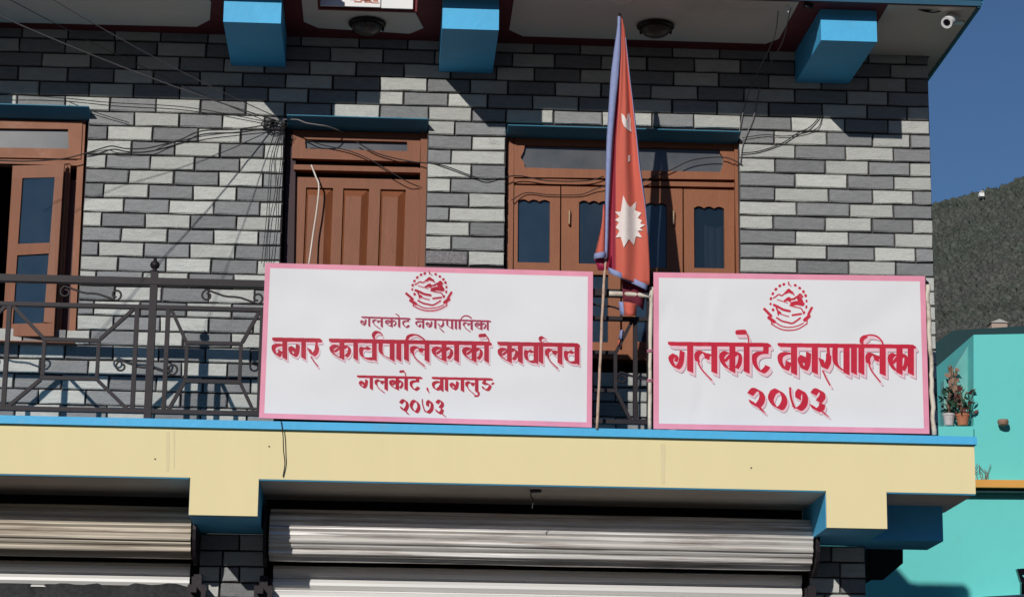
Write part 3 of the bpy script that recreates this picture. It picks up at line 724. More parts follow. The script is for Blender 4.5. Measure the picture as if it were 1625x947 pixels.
# ------------------------------------------------------------------ lettering engine: a broad nib drawn into a fine grid, then into thin geometry
RES = 3.0                                     # cells per photograph pixel
class Grid:
    def __init__(s, x0, y0, x1, y1):
        s.x0, s.y0 = x0, y0; s.w = int((x1-x0)*RES); s.h = int((y1-y0)*RES); s.m = np.zeros((s.h, s.w), bool)
    def plot(s, X, Y):
        i = ((Y-s.y0)*RES).astype(int); j = ((X-s.x0)*RES).astype(int)
        ok = (i >= 0) & (j >= 0) & (i < s.h) & (j < s.w); s.m[i[ok], j[ok]] = True
    def nib(s, P, a, b, curve=True, th=.7):
        if curve and len(P) > 2: P = cat(P, 8)
        P = np.array(P, float); out = []
        for p, q in zip(P[:-1], P[1:]):
            n = max(2, int(np.hypot(*(q-p))*RES*1.5)); t = np.linspace(0, 1, n)[:, None]; out.append(p+(q-p)*t)
        C = np.concatenate(out); k = max(2, int(max(abs(a), abs(b))*RES*1.6)); t = np.linspace(-.5, .5, k)
        for dy in np.arange(-th/2, th/2+.01, 1/RES/1.2):
            s.plot((C[:, 0][:, None]+a*t[None]).ravel(), (C[:, 1][:, None]+b*t[None]+dy).ravel())
    def rnd(s, P, w, curve=True):
        if curve and len(P) > 2: P = cat(P, 6)
        P = np.array(P, float); r = w/2; g = np.arange(-r, r+.01, 1/RES/1.3); gx, gy = np.meshgrid(g, g); k = gx**2+gy**2 <= r*r+.02
        for p, q in zip(P[:-1], P[1:]):
            n = max(2, int(np.hypot(*(q-p))*RES*1.2)); t = np.linspace(0, 1, n)[:, None]; C = p+(q-p)*t
            s.plot((C[:, 0][:, None]+gx[k][None]).ravel(), (C[:, 1][:, None]+gy[k][None]).ravel())
def shift(m, dx, dy):
    i, j = int(round(dy*RES)), int(round(dx*RES)); o = np.zeros_like(m); h, w = m.shape
    o[max(i,0):h+min(i,0), max(j,0):w+min(j,0)] = m[max(-i,0):h+min(-i,0), max(-j,0):w+min(-j,0)]; return o
def dil(m, r):
    o = m.copy(); n = int(r*RES)
    for i in range(-n, n+1):
        for j in range(-n, n+1):
            if i*i+j*j <= n*n: o |= shift(m, j/RES, i/RES)
    return o
def emit(name, G, layers, sgn, warp):          # layers: [(mask, material)], each cell used once, first wins
    used = np.zeros_like(G.m); V = []; Fc = []; MI = []
    for mi, (mk, mm) in enumerate(layers):
        mk = mk & ~used; used |= mk
        mx = int(6*RES)
        for i in range(G.h):
            row = mk[i]
            if not row.any(): continue
            d = np.diff(np.concatenate(([0], row.astype(np.int8), [0]))); st = np.where(d == 1)[0]; en = np.where(d == -1)[0]
            ya, yb = G.y0+i/RES, G.y0+(i+1)/RES
            for s, e in zip(st, en):
                while s < e:
                    e2 = min(e, s+mx); xa, xb = G.x0+s/RES, G.x0+e2/RES; n = len(V)
                    V += [warp(xa, yb), warp(xb, yb), warp(xb, ya), warp(xa, ya)]; Fc.append((n, n+1, n+2, n+3)); MI.append(mi); s = e2
    me = bpy.data.meshes.new(name); me.from_pydata([tuple(v) for v in V], [], Fc)
    for _, mm in layers: me.materials.append(mm)
    me.polygons.foreach_set('material_index', MI)
    o = bpy.data.objects.new(name, me); link(o); o.parent = sgn; o.matrix_parent_inverse = Matrix.Translation(-sgn.location)
    return o
# glyph skeletons: x in pixels of a close view, y measured from the headline, both / 250
def g(x0, x1, y0, *st): return [(k, [((x-x0)/(x1-x0), (y-y0)/250) for x, y in P], s) for k, P, s in st]
GL = {
 'ga': g(60, 275, 195, ('c', [(118,288),(84,318),(96,365),(134,402),(170,352),(180,258)], .95), ('c', [(118,288),(136,312),(124,345)], .6), ('l', [(250,195),(250,432)], 1)),
 'la': g(288, 490, 195, ('c', [(405,315),(378,268),(340,262),(312,295),(318,345)], .95), ('t', [(325,355),(350,405),(395,455),(440,500)], .22), ('c', [(398,320),(412,285),(448,288)], .9), ('l', [(465,195),(465,438)], 1)),
 'ka': g(510, 705, 195, ('c', [(610,275),(572,262),(536,292),(540,342),(575,392),(615,415)], 1), ('l', [(560,340),(612,282)], .45), ('c', [(640,290),(672,262),(692,300),(686,355),(662,398)], .72), ('l', [(625,195),(625,428)], 1)),
 'aa': g(725, 780, 195, ('l', [(752,195),(752,432)], 1)),
 'tta': g(800, 965, 195, ('l', [(925,195),(922,262)], .9), ('c', [(925,262),(862,266),(824,300),(832,368),(880,428),(922,405),(938,378)], .95)),
 'na': g(1030, 1200, 195, ('c', [(1170,272),(1105,264),(1055,290),(1058,350),(1098,405),(1118,372),(1122,338)], .95), ('l', [(1170,195),(1170,440)], 1)),
 'ra': g(335, 448, 210, ('c', [(352,325),(368,372),(388,402),(420,350),(424,288)], 1), ('l', [(418,215),(424,290)], .5), ('t', [(368,425),(400,490),(435,548)], .22)),
 'pa': g(455, 600, 210, ('c', [(478,210),(480,350),(520,402),(560,430)], 1), ('l', [(575,210),(575,450)], 1)),
 'ya': g(0, 205, 0, ('c', [(122,82),(85,98),(42,88),(24,130),(48,205),(115,228),(165,222)], .95), ('l', [(180,0),(180,240)], 1)),
 'va': g(0, 200, 0, ('c', [(170,85),(95,72),(32,110),(40,180),(90,222),(140,180),(165,130)], .95), ('l', [(175,0),(175,240)], 1)),
 'nga': g(0, 190, 0, ('l', [(70,0),(68,60)], .8), ('c', [(66,60),(50,92),(120,90),(160,130),(120,205),(60,190),(45,150)], .9)),
 'd2': g(765, 925, 580, ('c', [(785,640),(822,600),(866,608),(890,655),(878,705),(842,742),(806,722),(798,700)], 1), ('c', [(855,738),(880,770),(902,792)], .8)),
 'd0': g(945, 1105, 580, ('c', [(985,620),(965,680),(1000,740),(1048,758),(1082,700),(1070,640),(1028,602),(985,620)], 1)),
 'd7': g(65, 225, 590, ('t', [(75,590),(80,660),(98,725),(115,760)], .3), ('c', [(115,758),(155,772),(198,728),(206,660),(176,612),(146,640),(146,682)], 1)),
 'd3': g(255, 432, 590, ('c', [(285,640),(315,606),(355,615),(366,660),(332,705)], 1), ('c', [(275,740),(308,780),(352,765),(365,725)], 1), ('c', [(352,780),(380,805),(405,825)], .8)),
}
CS = .86
def write(G, items, yl, H, a, b):              # items: (glyph, x left, x right); yl: headline y as a function of x
    for gl, xl, xr in items:
        for k, P, s in GL[gl]:
            Q = [(xl+x*(xr-xl), yl(xl+x*(xr-xl))+y*H) for x, y in P]
            if k == 'c': G.nib(Q, a*s*CS, b*s*CS, True)
            elif k == 'l': G.nib(Q, a*s, b*s, False)
            else: G.rnd(Q, max(1.1, a*s))
def headline(G, x0, x1, yl, th, a):
    G.nib([(x0+a/2, yl(x0)), (x1-a/2, yl(x1))], a, th*.5, False, th*.6)
EMB = [([(455,120),(462,116)],34),([(388,146),(394,142)],34),([(322,203),(328,196)],34),([(272,278),(276,268)],32),([(240,365),(243,350)],30),([(235,450),(236,440)],26),([(275,540),(280,548)],34),
 ([(648,133),(656,137)],32),([(722,178),(730,184)],32),([(788,236),(792,246)],34),([(824,302),(828,312)],34),([(842,390),(843,404)],26),([(840,485),(838,505)],26),([(800,585),(796,598)],30),
 ([(538,82),(546,128)],16),([(560,128),(585,155)],8),
 ([(285,345),(330,318),(370,288),(425,305),(480,262),(540,202),(590,250),(630,292)],17),([(490,262),(540,238),(600,258)],34),([(640,352),(700,315),(735,285),(770,330)],26),
 ([(600,446),(680,430),(775,446)],56),([(715,350),(745,400)],60),([(640,362),(560,372),(470,392)],24),([(500,378),(548,350),(560,395)],34),([(345,372),(440,402),(520,430)],9),
 ([(292,462),(360,492),(450,540),(560,566)],30),([(330,500),(355,560),(368,625)],20),([(560,470),(660,500),(748,520),(790,590)],13),([(605,632),(680,622),(750,612)],24),([(420,618),(480,640),(540,655)],12),
 ([(340,675),(430,730),(520,752),(600,768),(680,722),(735,680)],21),([(372,575),(400,600)],30),
 ([(130,530),(245,645)],32),([(205,672),(300,745)],42),([(250,780),(400,862),(540,886),(700,862),(850,775)],14),([(330,760),(420,815),(540,836),(680,815),(790,765)],13),
 ([(930,510),(872,622)],32),([(885,650),(812,712)],46),([(852,670),(850,770)],14),([(250,745),(262,785)],14)]
def emblem(G, x0, y0, x1, y1):
    for P, w in EMB: G.rnd([(x0+(x-110)/840*(x1-x0), y0+(y-80)/810*(y1-y0)) for x, y in P], max(1.0, 1.25*w/840*(x1-x0)))

def sign(corners, Y, border, label, wr):
    c = [pt(u, v, Y) for u, v in corners]; ctr = sum(c, Vector())/4
    SG = empty('sign_board', (ctr.x, Y+.02, c[3].z))
    tag(SG, label, 'sign')
    warp_px = lambda u, v, off=0: pt(u, v, Y+wr(u, v)) + Vector((0, -off, 0))
    (ax, ay), (bx, by), (cx, cy), (dx, dy) = corners
    P = lambda s, t: ((ax+(bx-ax)*s)*(1-t)+(dx+(cx-dx)*s)*t, (ay+(by-ay)*s)*(1-t)+(dy+(cy-dy)*s)*t)
    bw = border/ (bx-ax); bh = border/(dy-ay)
    def f(bm):
        us = [0, bw]+[bw+(1-2*bw)*i/60 for i in range(1, 60)]+[1-bw, 1]; vs = [0, bh]+[bh+(1-2*bh)*i/30 for i in range(1, 30)]+[1-bh, 1]
        wob = lambda i, j: .0012*noise.noise(Vector((i*.4, j*.4, 2)))
        V = [[bm.verts.new(warp_px(*P(s, t))) for s in us] for t in vs]
        for j in range(len(vs)-1):
            for i in range(len(us)-1):
                e = i == 0 or j == 0 or i == len(us)-2 or j == len(vs)-2
                bm.faces.new((V[j][i], V[j+1][i], V[j+1][i+1], V[j][i+1])).material_index = 1 if e else 0
    o = finish('printed_sheet', (lambda b: (f(b), b)[1])(bmesh.new()), [M_WHITE, M_PINK], SG, smooth=True)
    def f(bm):
        for a, b_, d, e in ((0,1,0,.06), (0,1,.94,1), (0,.03,.06,.94), (.97,1,.06,.94), (.48,.52,.06,.94)):
            prism(bm, [Vector((0,.012,0))+pt(*P(s, t), Y) for s, t in ((a+.002,d+.004), (b_-.002,d+.004), (b_-.002,e-.004), (a+.002,e-.004))], .025)
    finish('batten_frame', (lambda b: (f(b), b)[1])(bmesh.new()), M_WOOD2, SG)
    return SG, (lambda u, v: warp_px(u, v, .0012))
wr1 = lambda u, v: .006*math.sin(u*.021+v*.009)+.007*noise.noise(Vector((u*.012, v*.02, 0)))
SG1, wp1 = sign([(421,417), (941,431), (939,678), (411,663)], -.745, 8, 'wide pink bordered white signboard left of the flag with four lines of red lettering', wr1)
def cr(u, v, x0, y0, x1, y1, w):               # a soft crease line
    dx, dy = x1-x0, y1-y0; L_ = math.hypot(dx, dy); d = ((u-x0)*dy-(v-y0)*dx)/L_; t = ((u-x0)*dx+(v-y0)*dy)/L_/L_
    return math.exp(-(d/w)**2)*max(0, min(1, 6*t*(1-t)*.7+.2 if 0 < t < 1 else 0))
wr2 = lambda u, v: .006*math.sin(u*.017-v*.012)+.007*noise.noise(Vector((u*.011, v*.018, 4)))+.0032*cr(u, v, 1128, 440, 1105, 675, 9)-.0028*cr(u, v, 1148, 440, 1090, 675, 7)+.0028*cr(u, v, 1450, 455, 1330, 560, 16)+.005*cr(u, v, 1062, 470, 1045, 530, 5)
SG2, wp2 = sign([(1037,432), (1468,438), (1475,688), (1037,680)], -.745, 8.5, 'smaller pink bordered white signboard right of the flag with one big red line', wr2)
def shadowed(G, d, halo=.8, red=None):
    R_ = G.m; pk = dil(R_, halo); st = pk.copy()
    for t in np.linspace(.15, 1, 8): st |= shift(R_, d[0]*t, d[1]*t)
    sh = shift(st, d[0]*.28, d[1]*.28) & ~st
    return [(R_, red or M_RED), (st, M_PALE), (sh, M_SHAD)]
# sign 1
G = Grid(500, 490, 800, 530)
yl = lambda x: 503.5+(x-575)*.031
for a, b in ((573.5, 651.5), (659, 779)): headline(G, a, b, yl, 2.6, 2.6)
write(G, [('ga',571,588), ('la',590,608), ('ka',610,629.5), ('aa',631,636), ('tta',638,651), ('na',658.5,674.5), ('ga',675,693), ('ra',694,706), ('pa',708,719.5), ('aa',721,726), ('aa',727,732), ('la',734,750.5), ('ka',752,772), ('aa',771.5,776.5)], yl, 14.5, 3.2, 2.1)
G.nib([(629,499), (632,500)], 3, 2); G.rnd([(632,500), (634,505)], 1.1); G.rnd([(731,509), (733,504), (738,501), (744,502), (748,505)], 1.8)
emit('lettering', G, [(G.m, M_MARK), (dil(G.m, .6), M_PALE)], SG1, wp1)
G = Grid(425, 520, 930, 600)
yl = lambda x: 538.7+(x-435)*.0186
for a, b in ((432,511), (522,780), (789.5,920)): headline(G, a, b, yl, 6.0, 4)
write(G, [('na',431,456.5), ('ga',457.5,485), ('ra',488,507), ('ka',522,557), ('aa',561,568), ('ya',569.5,597.5), ('pa',600,627), ('aa',629.5,636.5), ('aa',641.5,648.5), ('la',650,681.5), ('ka',684,719), ('aa',721.5,728), ('ka',732.5,766), ('aa',769,775.5),
          ('ka',789,822), ('aa',822.5,829), ('ya',832,853), ('aa',855,862), ('la',864.5,892), ('ya',895,918.5)], yl, 30.5, 7.5, 4.5)
G.nib([(594,538), (592.5,532), (597,527), (603,527.5)], 4.5, 3.2); G.rnd([(603,527), (607,532)], 1.5)
G.nib([(645.5,540), (648,534), (655,531)], 4, 2.6); G.rnd([(655,530.6), (663,532), (671,537), (675,541)], 2.2)
G.rnd([(762,532.5), (769,532)], 5.5); G.rnd([(769,531), (774,536), (776,541)], 1.8)
G.nib([(859,543), (857,538), (861,535), (865,537)], 4.5, 3.2)
emit('lettering', G, shadowed(G, (1.7, 3.0), .5, M_RED1), SG1, wp1)
G = Grid(555, 580, 800, 632)
yl = lambda x: 597.5+(x-575)*.0207
for a, b in ((566.5,670), (685,782)): headline(G, a, b, yl, 3.6, 3.4)
write(G, [('ga',569,592), ('la',594,615.5), ('ka',617,640), ('aa',641,648), ('tta',650,667), ('va',685,703.5), ('aa',705.5,712), ('ga',713,736.5), ('la',738,759), ('nga',762,781)], yl, 20.5, 5.2, 3.3)
G.rnd([(635.5,589.3), (640,589)], 3.6); G.rnd([(640,588.5), (643,592), (644,597)], 1.3)
G.rnd([(756,620), (760,624), (758,628), (754,628)], 3); G.rnd([(678,616), (679,619)], 2.6); G.rnd([(679,619), (681,623)], 1.2); G.rnd([(781,609), (783,608)], 3)
emit('lettering', G, [(G.m, M_RED1), (dil(G.m, .6), M_PALE)], SG1, wp1)
G = Grid(625, 628, 720, 668)
yl = lambda x: 632.8+(x-635)*.02
write(G, [('d2',634,650), ('d0',650.5,667), ('d7',669,688), ('d3',690.5,709)], yl, 28, 5.4, 3.6)
emit('lettering', G, [(G.m, M_RED1), (dil(G.m, .6), M_PALE)], SG1, wp1)
G = Grid(636, 426, 724, 500); emblem(G, 643, 431, 718, 493.5)
emit('emblem', G, [(G.m, M_RED1), (dil(G.m, .6) | shift(G.m, .8, 1.2), M_PALE)], SG1, wp1)
# sign 2
G = Grid(1050, 515, 1466, 620)
yl = lambda x: 545.5+(x-1060)*.0115
for a, b in ((1060,1223), (1234,1453)): headline(G, a, b, yl, 6, 5)
write(G, [('ga',1060.5,1100), ('la',1101.5,1138), ('ka',1141,1177), ('aa',1180,1190), ('tta',1193,1223), ('na',1234,1265.5), ('ga',1266.5,1296.5), ('ra',1300,1319), ('pa',1321,1348), ('aa',1350.5,1360), ('aa',1362,1372), ('la',1373.5,1404.5), ('ka',1409,1440), ('aa',1440.5,1450.5)], yl, 46, 9.5, 4.4)
G.nib([(1168,526), (1171,530), (1182,530)], 2, 1, False); G.rnd([(1170.5,527.3), (1181,526.8)], 7.5); G.rnd([(1183,527), (1187,534), (1188,543)], 1.8)
G.nib([(1367,545), (1368,538), (1374,533.5)], 6, 3.4); G.rnd([(1373,532.8), (1382,531.5), (1392,534), (1399,541), (1401,547)], 2.4)
emit('lettering', G, shadowed(G, (3.2, 5.2), .6), SG2, wp2)
G = Grid(1180, 605, 1330, 672)
yl = lambda x: 614.5+(x-1187)*.014
write(G, [('d2',1187,1216), ('d0',1219.5,1249), ('d7',1252,1281), ('d3',1285.5,1317)], yl, 45.5, 10.5, 5.8)
emit('lettering', G, shadowed(G, (2.4, 3.8), .6), SG2, wp2)
G = Grid(1204, 442, 1298, 532); emblem(G, 1211, 447.5, 1290, 524.5)
emit('emblem', G, [(G.m, M_RED), (dil(G.m, .5), M_PALE)], SG2, wp2)

# ------------------------------------------------------------------ flag and poles
def polemesh(px, r, name, mm, label, cat_, wob=.004):
    def f(bm):
        L_ = []; n = 30
        for i in range(n+1):
            t = i/n*(len(px)-1); k = min(int(t), len(px)-2); a = Vector(px[k]); b = Vector(px[k+1]); q = a+(b-a)*(t-k)
            p = pt(q.x, q.y, q.z)+Vector((noise.noise(Vector((i*.5, r*90, 0)))*wob, 0, 0)); L_.append(p)
        ln = (L_[0]-L_[-1]).length; tube(bm, L_, [r*(1+.30*noise.noise(Vector((i/n*ln*6, r*50, 3)))) for i in range(n+1)], 8)
    return tag(one(name, f, mm, smooth=True), label, cat_)
polemesh([(984,22,-.80), (959,440,-.79), (947,680,-.835)], .0085, 'flagpole', M_BAMBOO, 'thin bamboo flagpole leaning against the balcony railing between the signs', 'flagpole')
polemesh([(1034,456,-.735), (1032,540,-.735), (1031,682,-.735)], .0125, 'support_pole', M_PIPE, 'white pole lashed upright beside the left edge of the smaller sign', 'pole')
polemesh([(1471,452,-.72), (1477,560,-.72), (1483,690,-.735)], .0145, 'support_pole', M_PIPE, 'white pole standing right of the smaller sign at the balcony corner', 'pole', .012)
polemesh([(966,466,-.735), (1000,467,-.735), (1032,469,-.735)], .016, 'cross_pole', M_PIPE, 'short pale pole lying along the railing under the flag', 'pole')
FL = empty('nepal_flag'.replace('nepal_', ''), pt(983, 28, -.80)); 
tag(FL, 'crimson flag with blue edge, white moon and sun, hanging limp between the two signs', 'flag')
rowsY = [26, 45, 80, 120, 165, 220, 262, 300, 330, 376, 405, 428, 440, 452]
edge = {  # y: blue strip left, blue/maroon, maroon/red, right edge
 26: (980,985,985.5,986.5), 45: (979,986,986.5,991), 80: (974,985.5,986,995), 120: (969,983,984,999), 165: (966,978,982,1004.5), 220: (962.5,973,978,1010.5), 262: (961,970.5,977,1014.5),
 300: (960.5,968.5,977,1020), 330: (960,967,977,1024.5), 376: (959,966,977,1028.5), 405: (958,965,977,1030), 428: (957,964,977,1031), 440: (957,964,977,1031), 452: (957,964,977,1031)}
def surf(cols, name, mm, rows, wav=0, par=FL):  # cols(y) -> list of (u, Y)
    bm = bmesh.new(); V = []
    for y in rows: V.append([bm.verts.new(pt(u, v, Y)) for u, v, Y in cols(y)])
    for j in range(len(V)-1):
        for i in range(len(V[0])-1): bm.faces.new((V[j][i], V[j][i+1], V[j+1][i+1], V[j+1][i]))
    bmesh.ops.recalc_face_normals(bm, faces=bm.faces)
    me = bpy.data.meshes.new(name); bm.to_mesh(me); bm.free(); me.materials.append(mm)
    for p in me.polygons: p.use_smooth = True
    o = bpy.data.objects.new(name, me); link(o); o.parent = par; o.matrix_parent_inverse = Matrix.Translation(-par.location)
    md = o.modifiers.new('thickness', 'SOLIDIFY'); md.thickness = .002
    return o
def E(y):
    for a, b in zip(rowsY[:-1], rowsY[1:]):
        if a <= y <= b:
            t = (y-a)/(b-a); return [p+(q-p)*t for p, q in zip(edge[a], edge[b])]
    return edge[452]
ry = [26+i*(452-26)/48 for i in range(49)]
def redY(s, y): return -.80-.012*min(1, (y-26)/120)-.022*math.sin(s*5.2+.4)*min(1, (y-20)/160)-.010*math.sin(s*11+y*.012)*min(1, (y-20)/160)
def c_red(y):
    e = E(y); n = 22; bot = 0
    return [(e[2]+(e[3]-e[2])*i/n, min(y, 431+(e[2]+(e[3]-e[2])*i/n-964)*.40), redY(i/n, y)) for i in range(n+1)]
surf(c_red, 'crimson_field', M_FRED, ry)
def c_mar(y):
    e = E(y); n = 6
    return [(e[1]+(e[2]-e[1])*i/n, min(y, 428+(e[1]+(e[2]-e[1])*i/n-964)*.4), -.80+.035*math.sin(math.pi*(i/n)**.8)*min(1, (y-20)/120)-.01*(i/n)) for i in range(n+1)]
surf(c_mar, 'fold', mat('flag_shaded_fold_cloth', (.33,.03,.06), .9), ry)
def c_blue(y):
    e = E(y); n = 5; yb = min(y, 410)
    e = E(yb); return [(e[0]+(e[1]-e[0])*i/n, yb, -.812-.016*math.sin(math.pi*i/n)) for i in range(n+1)]
surf(c_blue, 'hoist_hem', M_FBLUE, [26+i*(410-26)/30 for i in range(31)])
def c_rb(y):
    e = E(y); w = 1.1+.7*max(0, min(1, (y-150)/150))*(1 if y < 300 else max(.1, 1-(y-300)/60)); return [(e[3]-w*.2, y, redY(1, y)-.004), (e[3]+w, y+.5, redY(1, y)+.012)]
surf(c_rb, 'fly_hem', M_FBLUE, [60+i*(372-60)/24 for i in range(25)])
def c_bh(t):                                   # bottom hem band
    out = []
    for i in range(13):
        s = i/12; u = 966+s*(1026-966); v = 424+s*27; out.append((u, v+t*9, redY(max(0, s), 430)-.006-.008*math.sin(s*9)))
    return out
surf(c_bh, 'bottom_hem', M_FBLUE, [0, .5, 1])
def c_fl(y):                                   # small red flap left of the pole
    t = (y-325)/(404-325); return [(960-(17)*t**1.1, y+6*t*0+ (4*t), -.82), (952-(4)*t+5, y+2*t, -.85), (961.5, y, -.815)]
surf(c_fl, 'left_flap', M_FRED, [325+i*79/8 for i in range(9)])
surf(lambda t: [(943-1*t, 402+t*9, -.823), (953, 400+t*9, -.853), (962, 399+t*9, -.826)], 'flap_hem', M_FBLUE, [0, .5, 1])
surf(lambda t: [(943+6*t, 409+t*20, -.79), (955+2*t, 410+t*19, -.80), (970, 405+t*20, -.785)], 'flap_underside', M_MARK, [0, .5, 1])
surf(lambda t: [(982+t*2, 478+t*22, -.76), (989+t*2, 479+t*21, -.78)], 'lower_hem', M_FBLUE, [0, .3, .6, 1])
surf(lambda t: [(987+t*2, 440+t*38, -.755), (998+t*2, 446+t*33, -.735), (1012, 450+t*34, -.75), (1026-t*5, 452+t*40, -.72)], 'inner_fold', mat('flag_shaded_deep_fold', (.16,.018,.04), .9), [0, .3, .7, 1])  # shade inside the fold is put into a darker cloth colour
surf(lambda t: [(990+t*1, 479+t*21, -.775), (1000, 480+t*22, -.79), (1011-t*2, 482+t*18, -.765)], 'lower_fold', M_FRED, [0, .3, .7, 1])
surf(lambda t: [(1022+t*2, 440+t*22, -.78), (1031-t*4, 432+t*26, -.77)], 'corner_hem', M_FBLUE, [0, .5, 1])
surf(lambda t: [(984-3*t, 524+t*16, -.70), (987, 523+t*14, -.72), (991-6*t, 525+t*14, -.70)], 'twisted_end', M_FBLUE, [0, .5, 1])
surf(lambda t: [(981, 539+t*9, -.70), (984-2*t, 539+t*9, -.71)], 'twisted_tip', M_FRED, [0, 1])
def on_flag(P, name, mm, off=.010):            # emblem shapes laid on the cloth
    bm = bmesh.new(); cx = sum(p[0] for p in P)/len(P); cy = sum(p[1] for p in P)/len(P)
    def q(u, v):
        e = E(v); s = max(0, min(1, (u-e[2])/(e[3]-e[2]))); return pt(u, v, redY(s, v)-off)
    c = bm.verts.new(q(cx, cy)); K = 8; D_ = []
    for i in range(len(P)):                    # outline with extra points on every side
        a, b = P[i], P[(i+1) % len(P)]
        for t in (0, .5): D_.append((a[0]+(b[0]-a[0])*t, a[1]+(b[1]-a[1])*t))
    rings = [[bm.verts.new(q(cx+(u-cx)*k/K, cy+(v-cy)*k/K)) for u, v in D_] for k in range(1, K+1)]
    n = len(D_)
    for i in range(n):
        j = (i+1) % n; bm.faces.new((c, rings[0][i], rings[0][j]))
        for k in range(K-1): bm.faces.new((rings[k][i], rings[k+1][i], rings[k+1][j], rings[k][j]))
    bmesh.ops.recalc_face_normals(bm, faces=bm.faces)
    me = bpy.data.meshes.new(name); bm.to_mesh(me); bm.free(); me.materials.append(mm); o = bpy.data.objects.new(name, me); link(o); o.parent = FL; o.matrix_parent_inverse = Matrix.Translation(-FL.location)
    md = o.modifiers.new('thickness', 'SOLIDIFY'); md.thickness = .001
star = [(989,310), (995,323), (1000,329), (1010,320), (1008,334), (1018,338), (1012,346), (1019,350), (1016,355), (1024,357), (1015,362), (1021,366), (1012,366), (1019,377), (1009,375), (1006,389), (998,379), (990,393), (985,376), (977,377), (983,366), (977,361), (982,353), (976,349), (983,344), (976,336), (985,336)]
on_flag(star, 'sun_emblem', M_FWHITE)
on_flag([(986,180), (990,183), (991,190), (994,194), (997,190), (996,181), (999,180), (1001,190), (1001,200), (1002,210), (996,206), (990,200), (987,192)], 'moon_emblem', M_FWHITE)
on_flag([(997.5,247), (1000,246), (1000,256), (997,257)], 'moon_ray', M_FWHITE)

# ------------------------------------------------------------------ posters, ceiling lights, security camera
def poster(u0, u1, v0, v1, label, marks):
    Y = -.60; p0, p1 = pt(u0, v0, Y), pt(u1, v1, Y)
    r = one('notice_board', lambda bm: abox(bm, p0.x, p1.x, Y, Y+.014, (p0.z+p1.z)/2, 5.62), M_PAPER, bevel=.002)
    tag(r, label, 'notice')
    if marks:
        def f(bm):
            for a, b, c, d in marks: q0, q1 = pt(a, b, Y-.0015), pt(c, d, Y-.0015); abox(bm, q0.x, q1.x, Y-.002, Y-.0005, q1.z, q0.z)
        o = one('red_print', f, mat('faded_red_print', (.55,.22,.16), .7, var=.5, scale=60), r)
poster(498, 603.5, 8.5, 12, 'white notice board with faded red print under the roof edge, left of its pair', [(556,-3,566,1),(562,2,574,4.5),(572,-2,588,2.5),(578,1,590,5),(592,-1,600,3),(590,4,602,6)])
poster(605, 655, 12.5, 15, 'plain white notice board under the roof edge, right of its pair', None)
def lamp(x, y, label):
    r = empty('ceiling_light', (x, y, ZS-.006)); tag(r, label, 'ceiling light', 'ceiling lights under the roof')
    def f(bm): lathe(bm, [(.116,-.002),(.124,-.010),(.120,-.022),(.102,-.028),(.098,-.025)], (x, y, ZS-.006), seg=28)
    one('rim', f, M_LAMPM, r, smooth=True)
    def f(bm): lathe(bm, [(.098,-.025),(.096,-.040),(.084,-.060),(.060,-.075),(.03,-.083),(.004,-.085)], (x, y, ZS-.006), seg=28)
    one('glass_bowl', f, M_LAMPG, r, smooth=True)
    def f(bm):
        for k in range(3): a = k*2.09+.4; lathe(bm, [(.006,-.02),(.010,-.03),(.006,-.045)], (x+.112*math.cos(a), y+.112*math.sin(a), ZS-.006), seg=8)
    one('clip', f, M_LAMPM, r)
lamp(-.20, -.35, 'round dark ceiling light under the roof behind the notice boards')
lamp(1.675, -.47, 'round dark ceiling light under the roof right of the flag tip')
CC = empty('security_camera', (3.575, -.70, ZS-.01)); tag(CC, 'white bullet security camera under the roof corner with dark lens', 'security camera')
a = pt(1503, 36, -.90); b = pt(1521, 21, -.72)
def f(bm):
    d = (b-a).normalized(); tube(bm, [a, a+d*.012, a+d*.10, b-d*.012, b], [.033,.037,.037,.034,.026], 18)
one('body', f, M_CAMW, CC, smooth=True)
def f(bm): d = (b-a).normalized(); tube(bm, [a-d*.004, a+d*.006], [.021, .022], 16)
one('lens', f, M_LENS, CC)
def f(bm):
    d = (b-a).normalized(); n, q = frame_of(d); c = a-d*.002
    for i in range(20):
        t0, t1 = 2*math.pi*i/20, 2*math.pi*(i+1)/20
        P = [c+(n*math.cos(t)+q*math.sin(t))*r_ for t, r_ in ((t0,.024),(t1,.024),(t1,.037),(t0,.037))]
        v = [bm.verts.new(p) for p in P]+[bm.verts.new(p-d*.008) for p in P]
        for fc in ((4,5,6,7),(0,1,5,4),(2,3,7,6)): bm.faces.new([v[k] for k in fc])
one('hood_ring', f, M_CAMW, CC)
def f(bm): tube(bm, [b, (b+Vector((.01,.02,.03))), Vector((b.x+.01, b.y+.02, ZS-.008))], .010, 8); lathe(bm, [(.03,-.012),(.03,0)], (b.x+.01, b.y+.02, ZS-.006), seg=14)
one('mount', f, M_CAMW, CC)

# ------------------------------------------------------------------ cables
def cable(px, r, mm, label, grp=None, n=6):
    P = cat([(u, v, y) for u, v, y in px], n)
    def f(bm): tube(bm, [pt(*q) for q in P], r, 5)
    o = one('cable', f, mm, smooth=True); tag(o, label, 'cable', grp); return o
def strung(u0, v0, y0, u1, v1, r, mm, label, sag=.03):
    a, b = pt(u0, v0, y0), pt(u1, v1, -.03); P = []
    for i in range(25):
        t = -.6+1.6*i/24; P.append(a+(b-a)*t+Vector((0, 0, -sag*4*(t*(1-t)) if t > 0 else 0)))
    o = one('cable', lambda bm: tube(bm, P, r, 5), mm, smooth=True); tag(o, label, 'cable', 'cables strung to the tangle beside the door')
strung(0, 26, -2.0, 437, 191, .0045, M_CABLEG, 'pale grey cable running down from the upper left corner to the tangle by the door')
strung(85, 0, -2.2, 440, 186, .0032, M_CABLEG, 'dark cable above the pale one, running from the top left to the tangle')
strung(20, 2, -1.5, 436, 198, .0028, M_CABLE, 'thin black cable just under the roof, from the left to the tangle')
